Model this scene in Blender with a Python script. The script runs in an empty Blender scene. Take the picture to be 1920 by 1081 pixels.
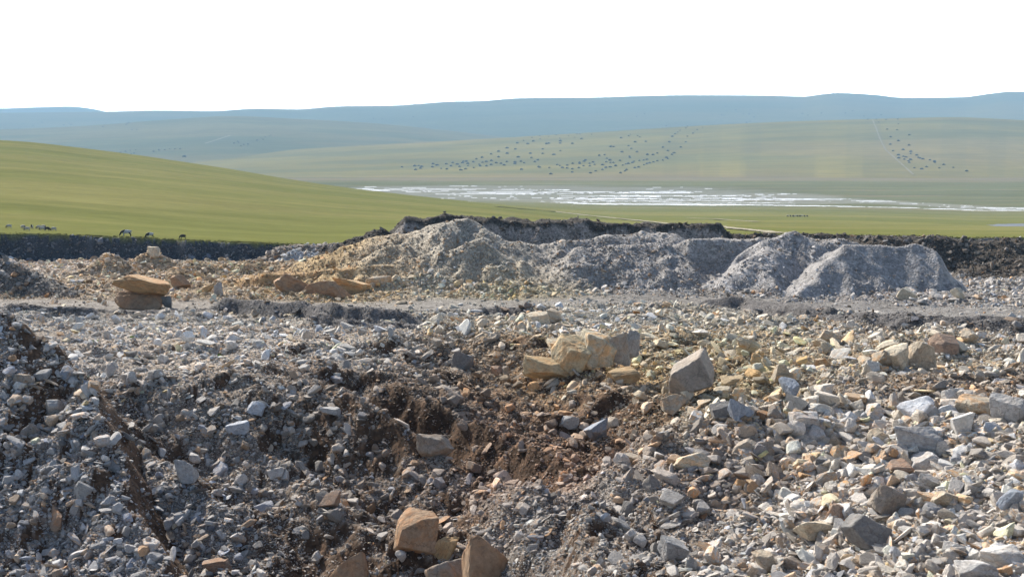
import bpy, bmesh, math, random
import numpy as np
from mathutils import Vector, Matrix, Euler

SC = bpy.context.scene
COL = SC.collection
RNG = np.random.default_rng(7)
random.seed(7)

# ------------------------------------------------------------------ camera
F = 2200.0                      # focal length in pixels of the 1920 px wide photograph
EYE = 235.0                     # image row of eye level
PITCH = math.atan((540.5 - EYE) / F)
CP, SP = math.cos(PITCH), math.sin(PITCH)
cam_d = bpy.data.cameras.new('camera')
cam = bpy.data.objects.new('camera', cam_d)
COL.objects.link(cam)
cam.location = (0, 0, 0)
cam.rotation_euler = (math.pi / 2 - PITCH, 0, 0)
cam_d.sensor_width = 36.0
cam_d.lens = F * 36.0 / 1920.0
cam_d.clip_start = 0.5
cam_d.clip_end = 60000
SC.camera = cam

# ------------------------------------------------------------------ world, sun, exposure
SUN_EL, SUN_AZ = math.radians(37), math.radians(-37)     # azimuth from +Y, negative = left
w = bpy.data.worlds.new('World')
SC.world = w
w.use_nodes = True
nt = w.node_tree
bg = nt.nodes['Background']
sky = nt.nodes.new('ShaderNodeTexSky')
sky.sky_type = 'NISHITA'
sky.sun_disc = False
sky.sun_elevation = SUN_EL
sky.sun_rotation = SUN_AZ
sky.dust_density = 2.0
# bright white haze low in the sky on the sun's side
tc = nt.nodes.new('ShaderNodeTexCoord')
sep = nt.nodes.new('ShaderNodeSeparateXYZ')
nt.links.new(tc.outputs['Generated'], sep.inputs[0])
def wmap(src, a, b):
    x = nt.nodes.new('ShaderNodeMapRange'); x.interpolation_type = 'SMOOTHSTEP'
    x.inputs['From Min'].default_value = a; x.inputs['From Max'].default_value = b
    nt.links.new(src, x.inputs['Value']); return x.outputs['Result']
up = wmap(sep.outputs['Z'], 0.34, 0.12)
dot = nt.nodes.new('ShaderNodeVectorMath'); dot.operation = 'DOT_PRODUCT'
nt.links.new(tc.outputs['Generated'], dot.inputs[0]); dot.inputs[1].default_value = (math.sin(SUN_AZ * .4), math.cos(SUN_AZ * .4), 0)
side = wmap(dot.outputs['Value'], 0.0, 0.7)
mul = nt.nodes.new('ShaderNodeMath'); mul.operation = 'MULTIPLY'
nt.links.new(up, mul.inputs[0]); nt.links.new(side, mul.inputs[1])
mx = nt.nodes.new('ShaderNodeMix'); mx.data_type = 'RGBA'
nt.links.new(mul.outputs[0], mx.inputs['Factor'])
nt.links.new(sky.outputs['Color'], mx.inputs[6])
mx.inputs[7].default_value = (46.0, 46.0, 46.0, 1)
nt.links.new(mx.outputs[2], bg.inputs['Color'])
bg.inputs['Strength'].default_value = 0.108

sd = bpy.data.lights.new('sun', 'SUN')
sd.energy = 5.0
sd.angle = math.radians(0.5)
sd.color = (1.0, 0.935, 0.82)
so = bpy.data.objects.new('sun', sd)
COL.objects.link(so)
sdir = Vector((math.sin(SUN_AZ) * math.cos(SUN_EL), math.cos(SUN_AZ) * math.cos(SUN_EL), math.sin(SUN_EL)))
so.rotation_euler = sdir.to_track_quat('Z', 'Y').to_euler()
so.location = sdir * 300

SC.view_settings.view_transform = 'Standard'
SC.view_settings.look = 'None'
SC.view_settings.exposure = 0.68
SC.view_settings.gamma = 1.0
SC.cycles.use_denoising = True
SC.cycles.max_bounces = 5
SC.cycles.diffuse_bounces = 3
SC.cycles.volume_bounces = 0

# ------------------------------------------------------------------ helpers
def tag(o, label=None, cat=None, group=None, kind=None):
    if label: o['label'] = label
    if cat: o['category'] = cat
    if group: o['group'] = group
    if kind: o['kind'] = kind
    return o

def link(name, me, mat=None, parent=None):
    o = bpy.data.objects.new(name, me)
    COL.objects.link(o)
    if mat and len(me.materials) == 0:
        me.materials.append(mat)
    if parent: o.parent = parent
    return o

def mesh_np(name, V, Q, cols=None, smooth=True, tri=False):
    n = 3 if tri else 4
    me = bpy.data.meshes.new(name)
    me.vertices.add(len(V)); me.vertices.foreach_set('co', np.ascontiguousarray(V, np.float32).ravel())
    me.loops.add(len(Q) * n); me.loops.foreach_set('vertex_index', np.ascontiguousarray(Q, np.int32).ravel())
    me.polygons.add(len(Q)); me.polygons.foreach_set('loop_start', np.arange(0, len(Q) * n, n, dtype=np.int32))
    me.polygons.foreach_set('use_smooth', np.full(len(Q), smooth))
    me.update(calc_edges=True)
    if cols is not None:
        a = me.color_attributes.new('Col', 'FLOAT_COLOR', 'POINT')
        a.data.foreach_set('color', np.ascontiguousarray(np.c_[cols, np.ones(len(cols))], np.float32).ravel())
    return me

def hash2(xi, yi, seed):
    h = (xi.astype(np.int64) * 374761393 + yi.astype(np.int64) * 668265263 + seed * 974634777) & 0xffffffff
    h = ((h ^ (h >> 13)) * 1274126177) & 0xffffffff
    h = ((h ^ (h >> 16)) * 2246822519) & 0xffffffff
    return ((h ^ (h >> 15)) & 0xffffff) / float(0xffffff)

def vn(x, y, seed=0):                                 # value noise in -1..1
    xf, yf = np.floor(x), np.floor(y)
    fx, fy = x - xf, y - yf
    fx = fx * fx * fx * (fx * (fx * 6 - 15) + 10); fy = fy * fy * fy * (fy * (fy * 6 - 15) + 10)
    a = hash2(xf, yf, seed); b = hash2(xf + 1, yf, seed); c = hash2(xf, yf + 1, seed); d = hash2(xf + 1, yf + 1, seed)
    return (a + (b - a) * fx + (c - a) * fy + (a - b - c + d) * fx * fy) * 2 - 1

def fbm(x, y, seed=0, octv=4):
    s, a, t = 0.0, 1.0, 0.0
    for k in range(octv):
        s = s + a * vn(x, y, seed + k * 17); t += a
        x, y = 1.9 * (0.8 * x - 0.6 * y) + 5.2, 1.9 * (0.6 * x + 0.8 * y) + 1.3
        a *= 0.5
    return s / t

def vn3(p, seed=0):
    f = np.floor(p); t = p - f; t = t * t * (3 - 2 * t)
    r = 0
    for dx in (0, 1):
        for dy in (0, 1):
            for dz in (0, 1):
                h = hash2(f[:, 0] + dx + (f[:, 2] + dz) * 57, f[:, 1] + dy - (f[:, 2] + dz) * 131, seed)
                r = r + h * (t[:, 0] if dx else 1 - t[:, 0]) * (t[:, 1] if dy else 1 - t[:, 1]) * (t[:, 2] if dz else 1 - t[:, 2])
    return r * 2 - 1

def sstep(a, b, x):
    t = np.clip((x - a) / (b - a), 0, 1)
    return t * t * (3 - 2 * t)

def smax(a, b, k):
    h = np.clip(0.5 + 0.5 * (a - b) / k, 0, 1)
    return b + (a - b) * h + k * h * (1 - h)

def herm(x, xs, ys):                                   # monotone-ish cubic through control points
    xs = np.asarray(xs, float); ys = np.asarray(ys, float)
    d = np.diff(ys, axis=0) / np.diff(xs).reshape(-1, *([1] * (ys.ndim - 1)))
    m = np.empty_like(ys); m[0] = d[0]; m[-1] = d[-1]
    m[1:-1] = np.where(d[1:] * d[:-1] > 0, 2 * d[1:] * d[:-1] / np.where(d[1:] + d[:-1] == 0, 1, d[1:] + d[:-1]), 0)
    x = np.clip(x, xs[0], xs[-1])
    i = np.clip(np.searchsorted(xs, x, side='right') - 1, 0, len(xs) - 2)
    h = xs[i + 1] - xs[i]; t = (x - xs[i]) / h
    if ys.ndim > 1:
        t = t[:, None]; h = h[:, None]
    return (2 * t**3 - 3 * t**2 + 1) * ys[i] + (t**3 - 2 * t**2 + t) * h * m[i] + (-2 * t**3 + 3 * t**2) * ys[i + 1] + (t**3 - t**2) * h * m[i + 1]

def dirof(px, py):                                     # column u and slope z/Y of a pixel's ray
    a, b = (px - 960) / F, (540.5 - py) / F
    q = CP + b * SP
    return 960 + F * a / q, (-SP + b * CP) / q

def pt(px, py, Y):
    u, s = dirof(px, py)
    return (u - 960) / F * Y, Y, s * Y

def rowz(row, Y):                                      # height at depth Y of ground seen in an image row
    b = (540.5 - np.asarray(row, float)) / F
    return Y * (-SP + b * CP) / (CP + b * SP)

# ------------------------------------------------------------------ terrain grid: columns u (azimuth), rows Y (depth)
U = np.concatenate([np.linspace(-900, -320, 50, endpoint=False), np.linspace(-320, -60, 120, endpoint=False), np.linspace(-60, 1980, 1300), np.linspace(1980, 2260, 131)[1:], np.linspace(2260, 2820, 51)[1:]])
YR = np.concatenate([np.linspace(5, 14, 40, endpoint=False), np.geomspace(14, 60, 420, endpoint=False),
                     np.geomspace(60, 235, 640, endpoint=False), np.geomspace(235, 2700, 430)])
NU, NY = len(U), len(YR)
UU, YY = np.meshgrid(U, YR)
XX = (UU - 960) / F * YY
CELL = YY * 0.0022

# quarry floor
QY = [5, 10, 18, 27, 36, 48, 64, 82, 98, 115, 130, 150, 175, 200, 240]
QZ = [-5.6, -6.2, -7.05, -8.1, -9.15, -10.55, -11.95, -13.3, -14.45, -16.0, -17.3, -19.0, -21.2, -23.2, -25.5]
LY = [5, 10, 18, 26, 33, 36, 38, 40, 42, 44, 46, 49, 54, 64, 82]                 # left half: the far side of a pit, a slope facing the camera
LZ = [-7, -9.5, -13, -14.6, -14.4, -13.65, -12.95, -12.2, -11.4, -10.7, -10.25, -10.5, -11.05, -11.95, -13.3]
WL = sstep(1260, 900, U)[None, :]
HR_ = herm(YR, QY, QZ)[:, None]
HL_ = np.where(YR < 82, herm(YR, LY, LZ), herm(YR, QY, QZ))[:, None]
HB = HR_ * (1 - WL) + HL_ * WL
HB = HB + 0.45 * fbm(XX / 9, YY / 9, 3, 3) * sstep(12, 30, YY)

# pasture and plain: image rows by station and column
PU = [-900, -300, 0, 200, 400, 640, 900, 1150, 1500, 1920, 2820]
PY = [150, 205, 300, 450, 700, 1000, 1400, 1700, 2000, 2300, 2700]
PR = [[446, 446, 446, 455, 462, 470, 448, 442, 440, 447, 447],
      [428, 434, 438, 444, 453, 459, 452, 446, 442, 445, 445],
      [368, 388, 397, 410, 426, 436, 432, 430, 433, 438, 438],
      [318, 336, 345, 360, 378, 398, 410, 420, 424, 429, 429],
      [275, 290, 297, 315, 336, 364, 388, 411, 412, 419, 419],
      [246, 256, 262, 283, 312, 350, 380, 400, 402, 410, 410],
      [300, 305, 310, 322, 345, 366, 382, 388, 390, 396, 396],
      [377] * 11, [357] * 11, [341] * 11, [333] * 11]
PZ = np.array([rowz(np.array(r), y) / y for r, y in zip(PR, PY)])          # slopes
HP = np.empty((NY, NU))
ly = np.log(YR)
cols = herm(ly, np.log(PY), PZ)                                            # NY x 11
HP = herm(U, PU, cols.T).T * YY
HP += 0.5 * fbm(XX / 60, YY / 60, 11, 3) * sstep(230, 400, YY) + 0.06 * vn(XX / 5, YY / 5, 12)

# edge of the pasture above the quarry
EDGE = herm(U, [-900, 0, 500, 640, 760, 1340, 1500, 1920, 2820], [203, 205, 203, 198, 178, 180, 176, 178, 178])[None, :]
EDGE = EDGE + 1.2 * vn(XX / 4, YY * 0 + 3, 21) + 0.5 * 0.5 * vn(XX / 1.2, YY * 0 + 9, 22)
t = sstep(-0.9, 0.5, YY - EDGE)
H = np.where(YY < 240, HB + (np.maximum(HP, HB) - HB) * t, HP)
REG = np.where(YY > EDGE + 0.4, 1, 0).astype(np.int16)                     # 1 pasture, 0 quarry floor
SMOOTH = np.zeros((NY, NU))                                                # 1 = little roughness

def segdist(x, y, P, rows):
    """distance, nearest crest height, dy from nearest point to the vertex"""
    best = np.full(x.shape, 1e9); bz = np.zeros(x.shape); by = np.zeros(x.shape)
    if len(P) == 1: P = [P[0], (P[0][0] + 0.01, P[0][1], P[0][2])]
    for a, b in zip(P[:-1], P[1:]):
        ex, ey = b[0] - a[0], b[1] - a[1]
        tt = np.clip(((x - a[0]) * ex + (y - a[1]) * ey) / (ex * ex + ey * ey), 0, 1)
        dx, dy = x - a[0] - tt * ex, y - a[1] - tt * ey
        d = np.hypot(dx, dy)
        m = d < best
        best = np.where(m, d, best); bz = np.where(m, a[2] + tt * (b[2] - a[2]), bz); by = np.where(m, dy, by)
    return best, bz, by

def heap(pts, sf, sb, wd=0.0, k=0.35, warp=0.25, rid=0, crest=0.35, seed=1, smooth=0.0, reach=30, gul=0.22):
    global H
    P = [pt(*p) for p in pts]
    ys = [p[1] for p in P]
    i0, i1 = np.searchsorted(YR, [min(ys) - reach, max(ys) + reach])
    sl = slice(i0, i1)
    x, y = XX[sl], YY[sl]
    d, z, dy = segdist(x, y, P, sl)
    q = 0.5 + 0.5 * np.clip(-dy / np.maximum(d, 0.05), -1, 1)
    q = sstep(0.25, 0.75, q)
    s = sb + (sf - sb) * q
    d = np.maximum(0, d + warp * (2.2 * fbm(x / 4.0, y / 4.0, seed, 3) + 0.5 * vn(x / 1.1, y / 1.1, seed + 5)) * sstep(0, 3, d + 0.6) - wd)
    d = d * (1 + gul * (vn(x / 1.9 + y / 9, y / 8, seed + 21) + 0.5 * vn(x / .8 - y / 9, y / 4, seed + 22)))
    hz = z + crest * fbm(x / 2.5, y / 2.5, seed + 9, 3) - s * d
    old = H[sl].copy()
    new = smax(old, hz, k)
    H[sl] = new
    if rid:
        REG[sl] = np.where((hz - old > 0.05) & (new - old > 0.12), rid, REG[sl])
    if smooth:
        SMOOTH[sl] = np.where(hz > old, np.maximum(SMOOTH[sl], smooth), SMOOTH[sl])

def cut(pts, s, wd=0.0, k=0.35, warp=0.2, seed=1, reach=25, sfar=None):
    global H
    P = [pt(*p) for p in pts]
    ys = [p[1] for p in P]
    i0, i1 = np.searchsorted(YR, [min(ys) - reach, max(ys) + reach])
    sl = slice(i0, i1)
    x, y = XX[sl], YY[sl]
    d, z, dy = segdist(x, y, P, sl)
    q = sstep(-0.4, 0.4, dy / np.maximum(d, 0.05))
    ss = s + ((sfar if sfar else s) - s) * q
    d = np.maximum(0, d + warp * (1.5 * fbm(x / 3.0, y / 3.0, seed, 3) + 0.4 * vn(x / .8, y / .8, seed + 5)) - wd)
    H[sl] = -smax(-H[sl], -(z + 0.15 * fbm(x / 2, y / 2, seed + 3, 3) + ss * d), k)

# --- heaps (image column, image row, depth): crest lines; angle of repose front / back
R_RIDGE, R_BANK, R_SLAB, R_PEAK, R_RIGHTSOIL, R_LEFTHEAP, R_NEAR, R_OCHRE, R_YELLOW, R_MID, R_SOIL2, R_POINT, R_DARKL, R_BERM, R_GREYBIT, R_LUMP, R_SOILBACK, R_ROW, R_TERR, R_CUTB, R_SOIL3 = range(2, 23)
# dark topsoil bank behind the ridge
heap([(775, 409, 168), (840, 406, 170), (930, 412, 171), (1000, 416, 171), (1100, 415, 172), (1200, 421, 172), (1335, 420, 172)], 1.25, 0.9, 1.3, 0.2, 0.35, R_BANK, 0.25, 31)
heap([(672, 436, 160), (700, 426, 160), (735, 432, 160)], 0.6, 0.6, 0.3, 0.3, 0.4, R_SOIL2, 0.5, 32)
# dark soil behind on the right
heap([(1350, 436, 172), (1440, 441, 170), (1560, 437, 168), (1610, 440, 166), (1650, 449, 160)], 0.7, 0.8, 0.6, 0.3, 0.5, R_SOILBACK, 0.35, 33)
heap([(1660, 448, 158), (1720, 444, 158), (1790, 451, 158), (1860, 452, 158), (1960, 456, 158), (2200, 455, 158)], 0.55, 0.7, 1.5, 0.4, 0.5, R_SOIL3, 0.55, 34)
heap([(1850, 492, 136), (1890, 484, 136), (1960, 488, 136)], 0.55, 0.6, 0.5, 0.4, 0.4, R_RIGHTSOIL, 0.4, 35)
# far left: earth at the end of the wall, little grey heaps
heap([(520, 466, 190), (590, 459, 190), (640, 460, 188), (690, 460, 180)], 0.8, 0.8, 0.5, 0.4, 0.4, R_LUMP, 0.3, 36)
heap([(545, 474, 172), (578, 470, 172)], 0.7, 0.7, 0.1, 0.3, 0.4, R_GREYBIT, 0.3, 37)
# rubble heaps on the left floor
heap([(175, 492, 146), (203, 476, 147), (225, 484, 146)], 0.62, 0.62, 0.1, 0.4, 0.3, R_LEFTHEAP, 0.4, 38)
heap([(262, 482, 152), (286, 470, 153), (312, 484, 152)], 0.62, 0.62, 0.1, 0.4, 0.3, R_POINT, 0.35, 39)
heap([(330, 500, 140), (420, 492, 148), (520, 492, 150), (600, 488, 150)], 0.3, 0.5, 0.8, 0.6, 0.6, 0, 0.4, 40)
heap([(-200, 480, 106), (-30, 490, 106), (20, 500, 105), (70, 518, 104), (120, 545, 101)], 0.55, 0.5, 0.2, 0.3, 0.35, R_DARKL, 0.35, 41)
# the grey ridge
heap([(640, 462, 124), (665, 450, 124), (700, 438, 123), (770, 432, 122), (815, 424, 121), (850, 411, 120), (880, 413, 120), (905, 432, 119), (950, 448, 118), (1000, 456, 118),
      (1070, 453, 119), (1150, 445, 120), (1200, 437, 121), (1260, 442, 120), (1300, 450, 119), (1400, 449, 119), (1440, 442, 119), (1480, 434, 119), (1530, 446, 119), (1600, 447, 119)],
     0.50, 0.6, 0.3, 0.5, 0.45, R_RIDGE, 0.4, 42)
heap([(840, 470, 113), (895, 452, 114), (930, 470, 113)], 0.62, 0.6, 0.1, 0.4, 0.4, R_RIDGE, 0.3, 43)
heap([(700, 470, 115), (760, 452, 116)], 0.5, 0.5, 0.2, 0.5, 0.4, R_RIDGE, 0.3, 53)
heap([(1080, 468, 114), (1170, 458, 115), (1240, 462, 114)], 0.5, 0.5, 0.2, 0.5, 0.4, R_RIDGE, 0.3, 54)
# cut bank, peak and slab block in front of the ridge
heap([(1300, 450, 115.5), (1340, 448, 115.5), (1415, 447, 116)], 1.7, 0.4, 0.5, 0.15, 0.15, R_CUTB, 0.1, 44, 0.75)
heap([(1430, 452, 113), (1465, 440, 113), (1490, 437, 113), (1520, 452, 112)], 0.75, 0.6, 0.2, 0.25, 0.25, R_PEAK, 0.2, 45, 0.3)
heap([(1400, 490, 108), (1440, 462, 111)], 0.55, 0.5, 0.2, 0.3, 0.3, R_PEAK, 0.3, 46)
heap([(1590, 458, 108), (1640, 456, 108), (1725, 456, 108.5)], 1.7, 0.95, 1.0, 0.15, 0.2, R_SLAB, 0.12, 47, 0.7)
heap([(1500, 545, 101), (1545, 500, 105), (1585, 462, 108)], 0.62, 0.6, 0.2, 0.3, 0.3, R_SLAB, 0.3, 48)
heap([(1745, 468, 109), (1770, 515, 107), (1795, 545, 105)], 0.8, 1.0, 0.1, 0.3, 0.2, R_SLAB, 0.3, 49)
# scooped hollows in the ridge
cut([(882, 436, 118.5), (893, 440, 118.5)], 1.0, 0.3, 0.2, 0.15, 77, 6)
cut([(905, 498, 111), (935, 500, 111)], 0.9, 0.5, 0.2, 0.2, 78, 6)
cut([(1345, 498, 112), (1390, 492, 112)], 1.2, 0.6, 0.2, 0.2, 79, 6)
cut([(1700, 552, 104.2), (1755, 556, 104)], 0.8, 0.5, 0.2, 0.2, 88, 6)
cut([(1500, 500, 109), (1530, 497, 109)], 0.9, 0.3, 0.2, 0.2, 89, 6)
# ochre ledge, rubble mounds in front of the ridge
heap([(505, 512, 114), (560, 510, 114), (640, 506, 113), (700, 499, 113), (760, 499, 113)], 1.7, 0.3, 0.8, 0.2, 0.3, R_OCHRE, 0.25, 50, 0.8)
heap([(700, 535, 106), (760, 520, 108), (830, 520, 108)], 0.45, 0.45, 0.3, 0.5, 0.4, R_MID, 0.3, 51)
heap([(890, 535, 104.5), (955, 528, 105), (1010, 536, 104.5)], 0.38, 0.4, 0.3, 0.5, 0.4, R_YELLOW, 0.3, 52)
# road: flatten then rut ridges
BER_OLD = [([(440, 580, 93), (480, 574, 94), (560, 573, 93.5), (640, 577, 92), (730, 583, 90)], 0.9, 0.35), ([(630, 600, 82), (700, 603, 81), (770, 608, 79.5)], 0.7, 0.3),
       ([(1340, 563, 96), (1400, 568, 95), (1480, 580, 91), (1560, 586, 89)], 0.8, 0.3), ([(1480, 586, 88), (1600, 596, 84), (1750, 604, 81), (1930, 616, 78)], 0.7, 0.35),
       ([(60, 578, 92), (130, 580, 91), (200, 583, 90)], 0.7, 0.3), ([(560, 590, 87), (640, 591, 86), (690, 596, 84)], 0.7, 0.25)]

# --- foreground
# crest of the left slope, the trench behind it, the rusty hollow, the brown bank above
cut([(980, 805, 46.0), (1060, 838, 43), (1150, 875, 40), (1230, 950, 34.5), (1260, 1050, 29)], 0.24, 0.8, 0.6, 0.4, 63, 14)
heap([(600, 660, 57.5), (700, 650, 57.5), (820, 647, 56.5), (910, 654, 54.8), (985, 688, 50), (1050, 742, 46)], 1.5, 0.12, 0.4, 0.2, 0.25, 0, 0.3, 61, 0, 14, .12)
cut([(830, 752, 53.5), (930, 768, 51.5), (1010, 800, 47.5)], 0.5, 0.3, 0.3, 0.3, 90, 8)
heap([(640, 712, 50.5), (690, 726, 49.5), (780, 753, 48), (880, 798, 45.5), (950, 848, 43)], 1.5, 0.12, 0.2, 0.2, 0.25, 0, 0.25, 69, 0, 12, .12)
cut([(660, 770, 48.2), (720, 795, 46.9), (790, 845, 45), (880, 905, 42.2), (970, 975, 39.2), (1040, 1075, 36)], 1.1, 0.35, 0.2, 0.25, 62, 10)
heap([(480, 690, 48.5), (640, 733, 44.3), (780, 798, 40.7), (840, 848, 39.1), (960, 958, 35.9), (1010, 1060, 33.8)], 0.45, 1.3, 0.25, 0.25, 0.25, 0, 0.25, 60, 0, 12)
cut([(1160, 708, 53), (1240, 748, 47.5), (1330, 755, 47)], 0.4, 0.4, 0.3, 0.3, 64, 12)
# lumps and runnels on the left slope
heap([(330, 880, 39.4), (420, 930, 38.0), (520, 1010, 35.9)], 0.5, 1.2, 0.1, 0.3, 0.4, 0, 0.3, 72, 0, 8)
heap([(330, 730, 44.6), (430, 770, 42.6), (520, 830, 40.6), (620, 900, 38.6), (700, 980, 36.8)], 0.5, 1.3, 0.1, 0.3, 0.4, 0, 0.3, 73, 0, 8)
cut([(300, 830, 43), (380, 900, 41), (470, 980, 38.8)], 0.6, 0.2, 0.3, 0.3, 74, 8)
cut([(560, 860, 42.5), (680, 960, 39.6), (780, 1040, 37.4)], 0.6, 0.2, 0.3, 0.3, 75, 8)
# the near heap on the left
heap([(-500, 560, 46), (-100, 580, 46), (20, 590, 45), (85, 630, 44), (140, 693, 42.4), (178, 768, 40.0), (212, 848, 38.0), (262, 958, 35.4), (318, 1090, 32.8)], 0.6, 1.5, 0.1, 0.12, 0.18, R_NEAR, 0.3, 66, 0, 20, .12)
cut([(60, 850, 39.5), (100, 790, 41.3), (125, 760, 42.3)], 0.7, 0.2, 0.3, 0.2, 67, 8)
cut([(120, 1000, 33.5), (190, 920, 36), (215, 890, 37.5)], 0.6, 0.1, 0.3, 0.2, 76, 8)
# row of big stones on the right: raised lip
heap([(1380, 782, 38.5), (1480, 768, 39.5), (1620, 758, 40), (1760, 748, 40), (1920, 742, 39.5), (2300, 740, 39)], 0.32, 0.6, 0.4, 0.4, 0.5, R_ROW, 0.3, 68)
heap([(1440, 716, 52), (1600, 716, 51), (1750, 712, 50.5), (1920, 706, 50.5), (2300, 700, 50)], 0.9, 0.1, 0.3, 0.3, 0.4, 0, 0.2, 69)
heap([(1640, 690, 57), (1700, 640, 62), (1780, 640, 62)], 0.3, 0.3, 0.4, 0.4, 0.3, 0, 0.2, 70)
heap([(960, 600, 81), (1010, 585, 84), (1060, 592, 82)], 0.4, 0.4, 0.5, 0.4, 0.3, 0, 0.25, 71)

REG[REG == R_CUTB] = R_RIDGE
# road zone: flat strip
rd = herm(U, [-900, 0, 300, 640, 900, 1200, 1500, 1920, 2820], [92, 92, 90, 87, 92, 97, 92, 80, 78])[None, :]
rw = sstep(9.5, 4.0, np.abs(YY - rd)) * (REG <= 1)
base_r = herm(YR, QY, QZ)[:, None]
H = H + (np.minimum(H, base_r + 0.05) - H) * rw * 0.95
SMOOTH = np.maximum(SMOOTH, rw)
SLOPE = H / YY
def ground_at(px, py):
    u, s = dirof(px, py); j = int(round(float(np.interp(u, U, np.arange(NU)))))
    return YR[min(int(np.searchsorted(np.maximum.accumulate(SLOPE[:, j]), s)), NY - 1)]
def rel(pts, h):
    out = []
    for px, py in pts:
        Y = ground_at(px, py); u, s = dirof(px, py)
        out.append((px, py - h * F / Y, Y))
    return out
for pts_, h_, s_, k_ in [([(425, 588), (480, 592), (560, 596), (640, 599), (700, 600), (755, 598)], 1.0, .9, 1), ([(600, 606), (660, 609), (720, 611), (790, 614)], .5, .8, 2),
                     ([(1330, 574), (1400, 578), (1480, 588), (1560, 594)], .7, .7, 3), ([(1440, 592), (1560, 602), (1700, 612), (1820, 620), (1940, 628)], .6, .7, 4), ([(1600, 596), (1750, 606), (1940, 614)], .4, .7, 8),
                     ([(20, 586), (90, 588), (170, 590)], .4, .8, 5), ([(700, 590), (860, 586), (1000, 582)], .3, .6, 6), ([(330, 596), (380, 597)], .3, .6, 7), ([(130, 582), (300, 588), (420, 584), (500, 578)], .22, .6, 9)]:
    heap(rel(pts_, h_), s_, s_, 0.15, 0.1, 0.3, R_BERM, 0.25, 80 + k_, 0, 8)

# roughness: rubble in octaves that the grid can carry
q = (REG != 1) & (YY < 240)
rough = np.where(REG == R_BERM, .55, 1) * (1 - 0.8 * SMOOTH) * (REG != 1) * np.where(np.isin(REG, [R_RIDGE, R_PEAK, R_MID, R_YELLOW]), 1.5, np.where(YY < 66, 1.75, 1.25))
soilish = np.isin(REG, [R_BANK, R_SOIL2, R_SOIL3, R_SOILBACK, R_RIGHTSOIL, R_BERM, R_DARKL])
i1 = np.searchsorted(YR, 240)
for L, A in ((7.0, .22), (3.2, .22), (1.6, .19), (.8, .14), (.4, .095), (.2, .055), (.1, .028)):
    x, y = XX[:i1], YY[:i1]
    wgt = sstep(2.0, 4.5, L / CELL[:i1])
    n = vn(x / L, y / L, int(L * 100)); n2 = vn((x + y) / L / 1.3, (x - y) / L / 1.3, int(L * 100) + 3)
    r = 1 - 2 * np.minimum(np.abs(n), np.abs(n2))                           # ridged crumbs
    H[:i1] += (A * wgt * (0.55 * n + 0.45 * (r - 0.4)) * rough[:i1] * np.where(soilish[:i1], 1.35, 1.0))

V = np.stack([XX, YY, H], -1)

# ---- look-ups on the grid
def sample(u, Y):
    fi = np.interp(Y, YR, np.arange(NY)); fj = np.interp(u, U, np.arange(NU))
    i = np.clip(fi.astype(int), 0, NY - 2); j = np.clip(fj.astype(int), 0, NU - 2)
    a, b = fi - i, fj - j
    return (H[i, j] * (1 - a) * (1 - b) + H[i + 1, j] * a * (1 - b) + H[i, j + 1] * (1 - a) * b + H[i + 1, j + 1] * a * b), i, j

SLOPE = H / YY
CUM = np.maximum.accumulate(SLOPE, axis=0)

def hit(px, py, y0=0):
    u, s = dirof(px, py)
    j = int(round(float(np.interp(u, U, np.arange(NU)))))
    k0 = np.searchsorted(YR, y0)
    c = np.maximum.accumulate(SLOPE[k0:, j])
    i = int(np.searchsorted(c, s)) + k0
    i = min(i, NY - 1)
    return (u - 960) / F * YR[i], YR[i], H[i, j], i, j

# ------------------------------------------------------------------ albedo zones of the quarry (soft, on the ground plane)
G = (.365, .34, .312); GB = (.31, .306, .315); LG = (.47, .447, .41); OC = (.44, .30, .13); CR = (.47, .40, .29); BR = (.17, .115, .075)
RB = (.31, .18, .105); SOIL = (.055, .047, .04); PK = (.46, .405, .345); LAV = (.315, .30, .295); RDC = (.27, .252, .238); YL = (.46, .37, .20)
ZONES = [(60, 800, 230, 200, GB, 1.5), (200, 960, 170, 160, GB, 1.5), (340, 655, 340, 62, LG, 2.6), (480, 780, 260, 90, (.27, .232, .20), 1.4), (700, 780, 200, 90, (.25, .20, .16), 1.4),
         (420, 900, 200, 100, (.30, .285, .275), 1.2), (700, 940, 250, 110, (.29, .255, .225), 1.2),
         (900, 700, 120, 60, BR, 1.3), (800, 790, 150, 60, BR, 1.5), (960, 890, 130, 70, RB, 1.6), (1120, 850, 150, 70, RB, 1.1), (1350, 880, 150, 80, (.31, .22, .16), 1.0),
         (960, 620, 160, 40, CR, 1.6), (1080, 670, 160, 45, OC, 1.0), (1340, 650, 150, 70, YL, 1.5), (1400, 720, 120, 40, YL, 1.4), (1650, 660, 260, 60, CR, 1.5),
         (1780, 725, 200, 20, BR, 1.0), (1700, 900, 320, 180, PK, 1.4), (1250, 980, 250, 90, (.30, .285, .27), 1.2), (1150, 740, 130, 40, (.36, .31, .25), 1.0),
         (620, 535, 120, 35, OC, 2.2), (400, 525, 170, 40, (.46, .33, .19), 2.2), (150, 545, 190, 25, (.43, .31, .19), 1.8), (130, 490, 260, 25, (.45, .33, .23), 1.6), (450, 485, 160, 16, CR, 1.3),
         (830, 540, 140, 25, CR, 1.3), (960, 545, 110, 22, YL, 1.6), (800, 470, 160, 50, (.37, .35, .31), 1.3), (1150, 490, 260, 60, LAV, 1.5), (1600, 500, 250, 60, LAV, 1.6), (1880, 560, 160, 50, G, 1.2),
         (1300, 610, 300, 22, LG, 1.0)]
W = np.full((i1, NU), 0.25)
C = np.zeros((i1, NU, 3)) + np.array(G) * 0.25
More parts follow.
